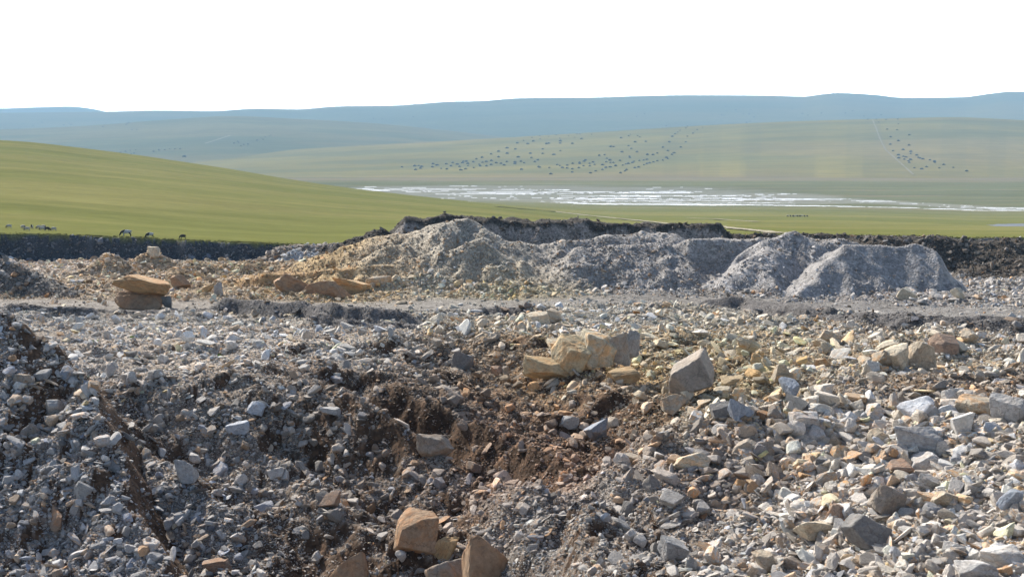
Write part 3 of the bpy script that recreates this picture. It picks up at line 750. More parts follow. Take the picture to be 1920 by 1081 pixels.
# (px, bottom row, width, height, colour, stain, tilt(x,y), depth, options, label, short phrase)
B = [
 (312, 578, 22, 38, 'dark grey', 0, (0, -.5), .4, dict(sub=4, ncut=4, rough=.04), 'narrow dark slab leaning against the slab-topped boulder on its right', None),
 (334, 540, 44, 30, 'orange-brown', .3, (0, .5), .6, None, 'tilted orange-brown block on the rubble right of the balanced slab', 'tilted orange-brown block'),
 (384, 553, 34, 26, 'ochre', .2, (0, .1), .8, dict(sub=5, ncut=3, box=.8, rough=.04), 'rounded ochre stone beside split grey slabs left of the ochre ledge', 'rounded ochre stone'),
 (408, 555, 26, 26, 'grey', .2, (0, -.6), .5, None, 'split grey slabby stone leaning on the rounded ochre stone', None),
 (546, 549, 74, 40, 'orange-brown', .5, (-.2, .3), .6, dict(sub=5, ncut=9, rough=.06, p=36), 'ochre-brown block embedded at the left end of the orange ledge', 'left ochre ledge block'),
 (606, 553, 84, 46, 'orange-brown', .4, (-.2, -.2), .6, dict(sub=5, ncut=9, rough=.06, p=36), 'broad orange-brown block embedded in the middle of the orange ledge', 'broad ledge block'),
 (662, 550, 78, 46, 'ochre', .6, (-.2, .15), .6, dict(sub=5, ncut=9, rough=.06, p=36), 'ochre block embedded at the right end of the orange ledge', 'right ochre ledge block'),
 (706, 541, 56, 36, 'beige', .6, (-.2, -.1), .6, dict(sub=5, ncut=9, rough=.06, p=36), 'beige block embedded just right of the orange ledge', None),
 (1298, 745, 92, 88, 'brown-grey', .1, (-.15, -.30), .8, dict(sub=5, ncut=5, rough=.03, box=.72), 'largest angular grey boulder standing in the yellowish rubble, centre right', 'largest angular grey boulder'),
 (1258, 778, 58, 44, 'beige', .5, (0, .1), .8, None, 'beige boulder with dark top just below the largest angular grey boulder', 'beige dark-topped boulder'),
 (1306, 792, 36, 24, 'white', .9, (.1, .1), .8, None, 'small white and rust stone right of the beige dark-topped boulder', None),
 (1350, 798, 46, 40, 'dark grey', .1, (0, .1), .8, None, 'squat dark grey block touching the pointed blue-grey stone', 'squat dark grey block'),
 (1391, 796, 46, 58, 'blue-grey', .2, (0, -.1), .7, dict(sub=5, ncut=7, rough=.03, box=.75), 'tall pointed blue-grey stone between dark grey block and white boulder', 'tall pointed blue-grey stone'),
 (1486, 752, 50, 42, 'blue-grey', 0, (0, .15), .7, None, 'blue-grey block at the lower rim of the yellowish rubble slope', 'blue-grey rim block'),
 (1508, 812, 64, 44, 'pale grey', .3, (.1, -.15), .8, None, 'pale grey flat-sided boulder below the blue-grey rim block', 'pale flat-sided boulder'),
 (1435, 796, 34, 30, 'orange-brown', .6, (0, .3), .8, None, 'orange-brown wedge right of the tall pointed blue-grey stone', None),
 (1455, 792, 34, 34, 'brown-grey', .3, (.2, -.2), .8, None, 'brown-grey block between the orange-brown wedge and the pale flat-sided boulder', None),
 (1648, 788, 70, 44, 'pale grey', .6, (0, .1), .8, None, 'pale grey boulder with ochre base at the left end of the big boulder row', 'ochre-based pale boulder'),
 (1688, 786, 22, 24, 'orange-brown', .6, (0, .2), .8, None, 'small bright orange stone wedged between two pale boulders of the row', None),
 (1732, 790, 76, 48, 'bluish white', .1, (0, .1), .8, None, 'bluish white boulder in the middle of the big boulder row', 'bluish white boulder'),
 (1733, 852, 92, 68, 'grey', .15, (.1, -.15), .85, dict(sub=5, ncut=5, rough=.05, strata=.03), 'big fissured grey boulder below the bluish white boulder', 'big fissured grey boulder'),
 (1803, 822, 58, 50, 'white', .1, (.1, -.35), .7, dict(sub=5, ncut=2, rough=.02, box=.72), 'square white block right of the big fissured grey boulder', 'square white block'),
 (1833, 788, 80, 52, 'beige', .7, (0, .2), .8, None, 'ochre-topped beige boulder in the row, left of the grey end boulder', 'ochre-topped beige boulder'),
 (1900, 798, 76, 62, 'grey', .1, (0, .1), .8, None, 'grey boulder cut by the right edge at the end of the row', 'grey end boulder'),
 (1650, 838, 48, 38, 'beige', .2, (.1, .2), .8, None, 'beige angular stone left of the big fissured grey boulder', None),
 (1530, 832, 40, 38, 'pale grey', .2, (0, .2), .7, None, 'pale grey stone directly below the pale flat-sided boulder', None),
 (1435, 870, 36, 44, 'brown-grey', .2, (0, .1), .8, None, 'upright brown-grey stone alone in the brown dirt of the hollow', 'upright brown-grey stone'),
 (1120, 826, 54, 42, 'blue-grey', .5, (0, -.3), .8, dict(sub=5, ncut=6, rough=.03), 'wedge-shaped blue-grey stone with orange base in the rusty hollow', 'wedge-shaped blue-grey stone'),
 (1068, 812, 36, 28, 'grey', .1, (0, .1), .8, None, 'grey stone left of the wedge-shaped blue-grey stone', None),
 (1300, 884, 70, 38, 'cream', .5, (0, .05), .7, None, 'flat cream slab lying in the brown hollow below the beige boulder', 'flat cream slab'),
 (1668, 972, 68, 66, 'brown-grey', .2, (0, .2), .85, None, 'steep brown-grey boulder amid pinkish stones, above the dark rounded one', 'steep brown-grey boulder'),
 (1626, 1038, 96, 74, 'dark grey', .15, (0, .1), .85, dict(sub=5, ncut=4, rough=.05, box=.75), 'large dark rounded boulder low on the right, darkest of the big stones', 'large dark rounded boulder'),
 (1528, 1018, 78, 46, 'cream', .2, (0, .1), .8, None, 'cream-white boulder left of the large dark rounded boulder', 'cream-white boulder'),
 (1575, 978, 58, 40, 'pinkish brown', .4, (0, .3), .8, None, 'pinkish brown stone between cream-white and steep brown-grey boulders', None),
 (1265, 1058, 58, 62, 'grey', .1, (.1, .1), .8, dict(sub=5, ncut=3, rough=.04, box=.8), 'smooth grey rounded boulder set in brown dirt near the bottom', 'smooth grey rounded boulder'),
 (915, 1125, 158, 150, 'orange-brown', .25, (-.4, .1), .5, dict(sub=5, ncut=4, rough=.03, box=.8), 'biggest orange-brown boulder embedded in the bank at the bottom', 'biggest embedded orange-brown boulder'),
 (845, 1112, 100, 84, 'brown-grey', .5, (-.3, -.3), .6, None, 'brown-grey block against the left side of the biggest embedded boulder', None),
 (832, 1050, 44, 70, 'ochre', .3, (.1, .35), .5, None, 'narrow ochre slab between two large embedded boulders', None),
 (776, 1030, 96, 100, 'orange-brown', .5, (-.4, .15), .5, dict(sub=5, ncut=4, rough=.04, box=.8), 'upright orange-brown boulder embedded high in the bank', 'upright embedded boulder'),
 (658, 1108, 96, 96, 'orange-brown', .3, (-.4, -.1), .5, dict(sub=5, ncut=4, rough=.03, box=.8), 'rounded orange-brown boulder at the bottom, left of the upright embedded one', 'rounded bottom orange-brown boulder'),
 (812, 862, 76, 58, 'brown-grey', .3, (.1, .55), .6, None, 'slanting brown-grey slab on the edge above the rusty gully', 'slanting brown-grey slab'),
 (618, 958, 44, 42, 'pinkish brown', .3, (.1, -.1), .8, dict(sub=5, ncut=2, rough=.02, box=.72), 'cube-shaped brown stone with a pale side on the dark slope', 'cube-shaped brown stone'),
 (106, 1002, 52, 46, 'pinkish brown', .6, (0, .1), .85, dict(sub=5, ncut=3, rough=.03, box=.75), 'pinkish orange blocky stone on the near blue-grey heap', 'pinkish orange blocky stone'),
 (98, 786, 78, 40, 'grey', .2, (0, -.32), .6, dict(sub=5, ncut=3, rough=.03, box=.75, strata=.02), 'long tilted grey slab on the near heap', 'long tilted grey slab'),
 (154, 940, 38, 40, 'grey', .05, (.1, .35), .7, dict(sub=5, ncut=2, rough=.02, box=.7), 'grey cube-like stone on the right edge of the near heap', 'grey cube-like stone'),
 (404, 1072, 58, 30, 'pinkish brown', .5, (0, -.05), .6, dict(sub=5, ncut=3, rough=.03, box=.75), 'long pinkish brown slab near the bottom, right of the near heap', 'long pinkish brown slab'),
 (38, 728, 34, 30, 'brown-grey', .4, (0, .2), .8, None, 'brown-stained stone above a white one on the near heap', None),
 (30, 740, 30, 22, 'white', .05, (0, .1), .8, None, 'rounded white stone on the near heap by the left edge', 'rounded white stone'),
 (80, 712, 34, 20, 'grey', .05, (0, .05), .7, None, 'flat-faced grey block high on the near heap', None),
 (122, 712, 28, 28, 'blue-grey', .7, (0, .3), .8, None, 'blue-grey stone with an orange patch near the near heap crest', None),
 (1700, 564, 38, 28, 'cream', .1, (0, .2), .8, dict(sub=5, ncut=5, rough=.03), 'cream boulder at the foot of the steep shaded block face', 'cream boulder at the shaded face'),
 (1800, 562, 24, 26, 'cream', .1, (0, -.4), .7, None, 'small cream wedge at the right foot of the flat-topped block', None),
 (868, 694, 44, 38, 'dark grey', .1, (0, .1), .8, None, 'roundish dark grey boulder in the shaded brown bank', 'roundish dark grey boulder'),
 (932, 706, 26, 26, 'pinkish brown', .4, (0, .1), .8, None, 'pinkish stone in the brown bank right of the roundish dark boulder', None),
 (287, 488, 24, 30, 'cream', .3, (0, -.12), .7, dict(sub=5, ncut=7, rough=.03), 'pointed cream stone standing on top of the pale rubble heap', None),
 (1040, 604, 48, 26, 'beige', .3, (0, .2), .7, None, 'tilted beige slab on the low rise beside the track', 'tilted beige slab'),
 (1010, 608, 44, 24, 'cream', .3, (0, -.2), .7, None, 'cream slab left of the tilted beige slab by the track', None),
 (1684, 692, 62, 56, 'cream', .2, (0, .15), .7, None, 'cream fractured boulder, left of a close pair on the pale slope', 'fractured cream boulder'),
 (1728, 690, 54, 60, 'beige', .2, (0, -.1), .7, None, 'beige fractured boulder touching the cream one on the pale slope', None),
 (1668, 660, 50, 32, 'cream', .1, (0, -.3), .7, None, 'pale cream ridge stone behind the fractured cream boulder', None),
 (1775, 668, 54, 42, 'pinkish brown', .2, (0, .2), .7, dict(sub=5, ncut=5, rough=.04), 'pinkish boulder on the pale slope right of the fractured pair', 'pinkish pale-slope boulder'),
 (1560, 648, 44, 30, 'beige', .4, (0, .1), .8, None, 'beige block on the pale slope left of the fractured pair', 'beige pale-slope block'),
 (1466, 722, 36, 36, 'beige', .2, (0, .1), .8, None, 'beige stone left of the blue-grey rim block', None),
 (1168, 716, 70, 26, 'ochre', .3, (0, -.1), .7, None, 'low ochre stone in the hollow below the big ochre outcrop', None),
 (1900, 962, 52, 48, 'blue-grey', .1, (0, .1), .8, None, 'blue-grey boulder at the right edge above the pale bottom slab', 'right-edge blue-grey boulder'),
 (1884, 1066, 90, 40, 'white', .2, (0, .1), .8, None, 'pale slab cut by the right edge near the bottom corner', 'pale corner slab'),
 (1830, 1092, 80, 40, 'pale grey', .1, (0, .1), .8, None, 'pale grey stone cut by the bottom edge near the right corner', None),
 (1440, 1072, 56, 40, 'beige', .2, (0, .1), .8, None, 'beige block low between the smooth grey and large dark boulders', 'low beige block'),
 (1496, 1076, 60, 34, 'brown-grey', .2, (0, .1), .8, None, 'brown-grey stone right of the low beige block', None),
 (1690, 892, 54, 32, 'pinkish brown', .4, (0, .15), .8, None, 'pinkish brown slab above the steep brown-grey boulder', None),
 (1740, 888, 60, 42, 'pale grey', .2, (.1, -.2), .8, None, 'pale split stone below the big fissured grey boulder', None),
 (1545, 880, 40, 26, 'dark grey', .1, (0, .3), .8, None, 'dark grey wedge lying in dirt below the pale grey stones', None),
 (1780, 960, 56, 38, 'beige', .3, (0, .15), .8, None, 'rounded beige stone right of the steep brown-grey boulder', None),
 (1745, 926, 44, 40, 'grey', .2, (0, .15), .8, None, 'grey stone leaning between the pale split and rounded beige stones', None),
 (480, 780, 40, 30, 'bluish white', .0, (0, .2), .8, None, 'bluish white block standing out on the dark left slope', 'bluish white slope block'),
 (450, 822, 44, 34, 'bluish white', .0, (0, -.2), .8, None, 'bluish white slab just below the bluish white slope block', None),
 (620, 780, 40, 20, 'pale grey', .0, (0, .1), .8, None, 'flat pale grey stone right of the bluish white slope block', None),
 (350, 910, 60, 48, 'grey', .1, (0, .2), .8, None, 'broad grey boulder half buried in the dark left slope', 'half-buried grey boulder'),
 (243, 672, 24, 14, 'dark grey', .0, (0, .1), .8, None, 'lone dark grey stone on the pale flat scree by the track', 'lone dark scree stone'),
]
LAND = []
rocks_made = []
for k, (px, py, wp, hp, c, st, tl, dp, kw, lab, short) in enumerate(B):
    nm = 'boulder' if wp >= 44 else 'rock'
    o, Yk = place_rock(nm, lab, nm, px, py, wp * 1.06, hp * 1.12, c, st, 300 + k, 0.34 if 'embedded' in lab or 'bottom, left' in lab else 0.19, None, tl, dp, kw)
    LAND.append((px, py - hp / 2, short)) if short else None
    if 'dark rounded' in lab: pass
# the slab balanced on the brown-grey boulder
x0, y0_, z0, _, _ = hit(260, 580)
sl = link('boulder', rock_mesh('boulder', 907, sub=5, ncut=14, box=.74, rough=.07, p=26, jit=.25), M_ROCK)
kf = (y0_ + 1.0) / F
sl.scale = (53 * kf, 38 * kf, 20 * kf); p_ = pt(270, 533, y0_ + 0.7)
sl.location = p_; sl.rotation_euler = (0.05, 0.22, 0.1); sl.color = (.37, .245, .13, .4)
tag(sl, 'ochre slab balanced on a rounded brown-grey boulder beside the track', 'boulder')
LAND.append((268, 537, 'balanced ochre slab'))
lo = link('boulder', rock_mesh('boulder', 905, sub=5, ncut=9, box=.95, rough=.07, p=9), M_ROCK)
lo.scale = (45 * kf, 36 * kf, 35 * kf); lo.location = pt(261, 569, y0_ + 0.9); lo.rotation_euler = (0.1, 0.15, 0.4); lo.color = (.29, .195, .125, .3)
tag(lo, 'rounded brown-grey boulder under the ochre slab beside the track', 'boulder')
LAND.append((261, 565, 'boulder under the ochre slab'))
# the ochre outcrop of four blocks
oy = hit(1100, 706)
oc = bpy.data.objects.new('rock_outcrop', None); COL.objects.link(oc)
oc.location = (oy[0], oy[1], oy[2])
tag(oc, 'large cracked ochre outcrop of several blocks with a grey right end', 'outcrop')
LAND.append((1100, 660, 'cracked ochre outcrop'))
for k, (px, pyc, wp, hp, c, st, ty, dp) in enumerate([(1030, 682, 78, 48, (.44, .345, .21), .4, .3, .7), (1072, 670, 66, 84, (.47, .385, .25), .5, .25, .8), (1124, 652, 66, 70, (.49, .43, .32), .7, .05, .8),
                                                      (1163, 645, 40, 64, (.36, .33, .29), .3, .15, .9), (1182, 642, 28, 58, (.33, .31, .29), .1, .2, .9), (1050, 640, 60, 30, (.49, .43, .32), .5, .35, .9)]):
    ob = link('block', rock_mesh('block', 960 + k, sub=5, ncut=7, box=.74, rough=.045, jit=.2, p=44), M_ROCK, oc)
    pp = pt(px, pyc + 6, oy[1] + (1.0 if k < 5 else 2.4)); kf = oy[1] / F
    ob.location = (pp[0] - oy[0], pp[1] - oy[1], pp[2] - oy[2]); ob.scale = (wp * kf * .66, wp * kf * .55 * dp, hp * kf * .56)
    ob.rotation_euler = (.12, ty * .6, .1 * k - .2); ob.color = (*c, st)
    if k in (3, 4): ob['label'] = 'grey fractured block'

# ------------------------------------------------------------------ scattered stones
NS = 1100000
inv = RNG.random(NS)
ya, yb = 18.0, 205.0
mixm = RNG.random(NS) < 0.72
Ys = np.where(mixm, 1 / (1 / ya + inv * (1 / yb - 1 / ya)), ya * (yb / ya) ** inv)
us = RNG.uniform(-340, 2280, NS)
# most of them spread evenly over the ground that can be seen, steep faces included
inc = np.maximum(np.diff(CUM[:i1], axis=0), 0) * (REG[1:i1] != 1) * ((U > -340) & (U < 2280))[None, :] * (YR[1:i1] > 17)[:, None] * np.gradient(U)[None, :]
cs = np.cumsum(inc.ravel()); nv = int(NS * .55)
pk = np.minimum(np.searchsorted(cs, RNG.random(nv) * cs[-1]), len(cs) - 1)
Ys[:nv] = YR[pk // NU] + (YR[1:][pk // NU] - YR[pk // NU]) * RNG.random(nv)
us[:nv] = np.interp(pk % NU + RNG.uniform(-.5, .5, nv), np.arange(NU), U)
zs, si, sj = sample(us, Ys)
regs = REG[si, sj]; smo = SMOOTH[si, sj]
# densities
dens = np.ones(NS)
dens *= np.where(regs == 1, 0, 1)
dens *= 1 - 0.93 * np.clip(smo, 0, 1)
dens *= np.where(np.isin(regs, [R_BANK]), 0.18, 1) * np.where(regs == R_SLAB, .15, np.where(regs == R_PEAK, .5, np.where(regs == R_RIDGE, .7, 1))); dens *= np.where(np.isin(regs, [R_SOIL2, R_SOIL3, R_SOILBACK, R_RIGHTSOIL]), 0.55, np.where(regs == R_BERM, .22, 1))
dens *= np.where((np.abs(Ys - EDGE[0, sj]) < 2.0) & (us < 560), .22, 1)
xs = (us - 960) / F * Ys
patch = fbm(xs / 3.0, Ys / 3.0, 120, 3)
dens *= np.clip(0.85 + 0.8 * patch, 0.3, 1)
dd_ = np.zeros(NS); mI = si < i1; dd_[mI] = dirt[np.minimum(si, i1 - 1), sj][mI]
bb_ = np.zeros(NS); bb_[mI] = bare_shade[np.minimum(si, i1 - 1), sj][mI]
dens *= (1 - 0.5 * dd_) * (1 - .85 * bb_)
vism = (SLOPE[si, sj] >= CUM[np.maximum(si - 1, 0), sj] - 0.02 ); vism[:nv] = True
keep = (RNG.random(NS) < dens) & vism & (si < i1)
us, Ys, zs, xs, si, sj, regs = (a[keep] for a in (us, Ys, zs, xs, si, sj, regs))
n = len(us)
# size in metres: heavy-tailed, smallest about 3 px
pxs = 2.3 * (1 - RNG.random(n)) ** (-1 / 2.3)
# local coarseness
ru = us; lrow = 540.5 - F * ((zs / Ys) * CP + SP) / (CP - (zs / Ys) * SP)
coarse = np.ones(n)
coarse *= 1 + 1.1 * sstep(1200, 1600, us) * sstep(44, 38, Ys) + 0.55 * sstep(1250, 1100, np.abs(us - 1500) + 600) * 0 
coarse *= 1 + 0.25 * sstep(300, 100, us) * sstep(32, 28, Ys)
coarse *= np.where((us < 720) & (Ys > 46) & (Ys < 84), 0.8, 1)
coarse *= np.where(np.isin(regs, [R_RIDGE, R_PEAK, R_SLAB]), 0.72, 1) * np.where(np.isin(regs, [R_SOIL2, R_SOIL3, R_SOILBACK, R_RIGHTSOIL, R_BERM]), 0.9, 1)
coarse *= np.where(regs == R_NEAR, 1.25, 1)
pxs = np.minimum(pxs * coarse, np.where(us < 1150, 30, 42))
pxs = np.where(np.isin(regs, [R_RIDGE, R_PEAK, R_SLAB, R_CUTB, R_BANK]), np.minimum(pxs, 8.5), pxs)
pxs = np.where((Ys > 95), np.minimum(pxs, 14), pxs)
pxs = np.where((Ys > 66), np.minimum(pxs, 22), pxs)
sw = np.minimum(pxs * Ys / F, 1.3)
asp = np.stack([RNG.uniform(.75, 1.4, n), RNG.uniform(.55, 1.0, n), RNG.uniform(.3, .85, n)], 1)
slab = RNG.random(n) < .4
asp[slab, 2] *= .5; asp[slab, 0] *= 1.15
scl = asp * (sw / 2)[:, None]
rot = np.stack([RNG.normal(0, .45, n), RNG.normal(0, .45, n), RNG.uniform(0, 2 * math.pi, n)], 1)
base = STONE[np.minimum(si, i1 - 1), sj]
hue = RNG.random(n)
val = np.clip(RNG.normal(1.22, .30, n), .5, 2.0)[:, None]
val = np.where(np.isin(regs, [R_RIDGE, R_PEAK, R_SLAB])[:, None], val * .82, val)
cols_ = base * val
gmean = cols_.mean(1, keepdims=True)
desat = RNG.uniform(0, .55, n)[:, None]
cols_ = cols_ * (1 - desat) + gmean * desat * np.array((1.035, 1.0, .955))
warm = (hue < .10)[:, None]; cool = (hue > .93)[:, None]; och = ((hue > .10) & (hue < .117))[:, None]
cols_ = np.where(warm, cols_ * np.array((1.15, .93, .72)), cols_); cols_ = np.where(cool, cols_ * np.array((.88, .98, 1.16)), cols_); cols_ = np.where(och, cols_ * np.array((1.2, .82, .52)), cols_)
pale = (RNG.random(n) < .11)[:, None]; cols_ = np.where(pale & (base.mean(1, keepdims=True) > .12), cols_ * 1.35, cols_)
cols_ = np.clip(cols_, .02, .62)
stain = np.where(RNG.random(n) < .3, RNG.uniform(.2, .9, n), 0.05)

# the largest in view become things of their own
vis2 = (SLOPE[si, sj] >= CUM[si, sj] - 0.0006) & (us > 6) & (us < 1914) & (lrow < 1070)
order = np.argsort(-pxs * vis2)
NIND = 200
indiv = order[:NIND]
PROTO4 = [rock_mesh('rock', 500 + k, sub=4, ncut=int(RNG.integers(4, 9)), rough=.04, box=RNG.uniform(.68, .85)) for k in range(18)]
def cname(c):
    best = min(CN.items(), key=lambda kv: sum((math.log(max(a, .02)) - math.log(b)) ** 2 for a, b in zip(c, kv[1])) + 0)
    return best[0]
ORD = ['first', 'second', 'third', 'fourth', 'fifth', 'sixth', 'seventh', 'eighth', 'ninth', 'tenth']
auto = []
for a, i in enumerate(indiv):
    o = link('rock', PROTO4[a % 18], M_ROCK)
    o.scale = scl[i]; o.location = (xs[i], Ys[i], zs[i] + scl[i][2] * .45); o.rotation_euler = rot[i]
    nmz = cname(cols_[i]); o.color = (*(np.array(CN[nmz]) * .5 + cols_[i] * .5), stain[i])
    shp = 'flat' if scl[i][2] < .5 * scl[i][0] else ('chunky' if scl[i][2] > .8 * scl[i][0] else 'angular')
    px_, py_ = us[i], lrow[i] - 6
    L = min(LAND, key=lambda q: (q[0] - px_) ** 2 + (1.6 * (q[1] - py_)) ** 2)
    dx, dy = px_ - L[0], py_ - L[1]
    far = 'well ' if math.hypot(dx, dy) > 130 else ''
    rel = (('right of' if dx > 0 else 'left of') if abs(dx) > 1.2 * abs(dy) else ('below' if dy > 0 else 'above'))
    auto.append([o, f'{nmz} {shp} rock {far}{rel} the {L[2]}', px_])
from collections import defaultdict
gd = defaultdict(list)
for r_ in auto: gd[r_[1]].append(r_)
for lab, rs in gd.items():
    rs.sort(key=lambda r_: r_[2])
    for k, r_ in enumerate(rs):
        l = lab if len(rs) == 1 else (f'{lab}, leftmost' if k == 0 else (f'{lab}, rightmost' if k == len(rs) - 1 else f'{lab}, {ORD[min(k, 9)]} from left'))
        tag(r_[0], l, 'rock', 'loose rocks lying on the rubble')

rest = np.ones(n, bool); rest[indiv] = False
def scatter(name, sel, protos, mat):
    m = bpy.data.meshes.new(name)
    P = np.stack([xs[sel], Ys[sel], zs[sel] + scl[sel][:, 2] * RNG.uniform(-.1, 1.1, len(scl[sel]))], 1)
    m.vertices.add(len(P)); m.vertices.foreach_set('co', P.astype(np.float32).ravel())
    for nm_, ty, arr, key in (('rot', 'FLOAT_VECTOR', rot[sel], 'vector'), ('scl', 'FLOAT_VECTOR', scl[sel], 'vector'), ('col', 'FLOAT_COLOR', np.c_[cols_[sel], stain[sel]], 'color')):
        at = m.attributes.new(nm_, ty, 'POINT'); at.data.foreach_set(key, np.ascontiguousarray(arr, np.float32).ravel())
    at = m.attributes.new('idx', 'INT', 'POINT'); at.data.foreach_set('value', RNG.integers(0, len(protos), len(P)).astype(np.int32))
    o = bpy.data.objects.new(name, m); COL.objects.link(o)
    pc = bpy.data.collections.new('stone_shapes')
    for k, pm in enumerate(protos):
        if not pm.materials: pm.materials.append(mat)
        pc.objects.link(bpy.data.objects.new('stone_shape', pm))
    g = bpy.data.node_groups.new(name, 'GeometryNodeTree')
    g.interface.new_socket('Geometry', in_out='INPUT', socket_type='NodeSocketGeometry'); g.interface.new_socket('Geometry', in_out='OUTPUT', socket_type='NodeSocketGeometry')
    gi, go = g.nodes.new('NodeGroupInput'), g.nodes.new('NodeGroupOutput')
    ip = g.nodes.new('GeometryNodeInstanceOnPoints'); ci = g.nodes.new('GeometryNodeCollectionInfo')
    ci.inputs['Collection'].default_value = pc; ci.inputs['Separate Children'].default_value = True; ci.inputs['Reset Children'].default_value = True
    def na(nm_, ty):
        x = g.nodes.new('GeometryNodeInputNamedAttribute'); x.data_type = ty; x.inputs['Name'].default_value = nm_
        return [s for s in x.outputs if s.enabled and s.name == 'Attribute'][0]
    er = g.nodes.new('FunctionNodeEulerToRotation')
    g.links.new(na('rot', 'FLOAT_VECTOR'), er.inputs[0]); g.links.new(er.outputs[0], ip.inputs['Rotation'])
    g.links.new(na('scl', 'FLOAT_VECTOR'), ip.inputs['Scale']); g.links.new(na('idx', 'INT'), ip.inputs['Instance Index'])
    ip.inputs['Pick Instance'].default_value = True
    g.links.new(gi.outputs[0], ip.inputs['Points']); g.links.new(ci.outputs['Instances'], ip.inputs['Instance']); g.links.new(ip.outputs[0], go.inputs[0])
    mod = o.modifiers.new('scatter', 'NODES'); mod.node_group = g
    return tag(o, kind='stuff')
PROTO3 = [rock_mesh('stone_shape', 700 + k, sub=3, ncut=int(RNG.integers(4, 9)), p=40, rough=.05, box=RNG.uniform(.66, .85)) for k in range(24)]
scatter('rubble', np.where(rest)[0], PROTO3, M_RUB)
print('stones', n, 'bank', (REG == R_BANK).sum(), [(r_[1], int((REG == r_[0]).sum())) for r_ in HEAPS])

# grass tufts fringing the edge of the pasture
nt_ = 5200
ut = RNG.uniform(-60, 1980, nt_); et = np.interp(ut, U, EDGE[0]); us_, Yt = ut, et + 0.1 + RNG.exponential(1.6, nt_)
zt, ti, tj = sample(ut, Yt)
okm = REG[ti, tj] == 1
xs, Ys, zs = ((ut - 960) / F * Yt)[okm], Yt[okm], zt[okm] - .03
kk = RNG.uniform(.05, .17, okm.sum()); scl = np.stack([kk * 1.3, kk * 1.3, kk * RNG.uniform(.5, 1.2, len(kk))], 1)
rot = np.stack([kk * 0, kk * 0, RNG.uniform(0, 6.28, len(kk))], 1)
cols_ = np.array((.10, .105, .04)) * RNG.uniform(.6, 1.5, (len(kk), 1)) * np.where(RNG.random((len(kk), 1)) < .3, np.array((1.5, 1.2, 1.1)), 1.0); stain = np.zeros(len(kk))
TUFT = []
for k in range(5):
    r = np.random.default_rng(40 + k); nb = 26
    c0 = r.normal(0, .35, (nb, 3)) * np.array((1, 1, 0)); tip = c0 * 1.9 + r.normal(0, .25, (nb, 3)) * np.array((1, 1, 0)) + np.array((0, 0, 1)) * r.uniform(.5, 1.1, (nb, 1))
    sd_ = r.normal(0, .10, (nb, 3)) * np.array((1, 1, 0))
    TUFT.append(mesh_np('tuft', np.stack([c0 - sd_, c0 + sd_, tip], 1).reshape(-1, 3), np.arange(nb * 3).reshape(-1, 3), None, False, True))
M_TUFT, ntf, btf = newmat('tuft_grass')
atf = N(ntf, 'ShaderNodeAttribute', attribute_name='col', attribute_type='INSTANCER'); ntf.links.new(atf.outputs['Color'], btf.inputs['Base Color']); btf.inputs['Roughness'].default_value = 1
scatter('grass', np.arange(len(kk)), TUFT, M_TUFT)

# a few green weeds sprouting on the pale scree
M_WEED, nw_, bw_ = newmat('weed_leaf'); bw_.inputs['Base Color'].default_value = (.14, .26, .03, 1); bw_.inputs['Roughness'].default_value = .8
for k, (px, py, lab) in enumerate([(180, 641, 'bright green weed on the pale scree, nearest the near heap crest'), (248, 634, 'small green weed on the pale scree close to the track'),
                                   (413, 669, 'small green weed on the pale scree, furthest right'), (298, 697, 'small green weed low on the pale scree above the dark slope')]):
    X, Y, Z, _, _ = hit(px, py)
    wm = TUFT[k].copy(); wm.name = 'weed'; wm.materials.clear(); wm.materials.append(M_WEED)
    o = link('weed', wm); o.location = (X, Y - .1, Z + .04); o.scale = (.13, .13, .13)
    tag(o, lab, 'weed', 'green weeds on the scree')

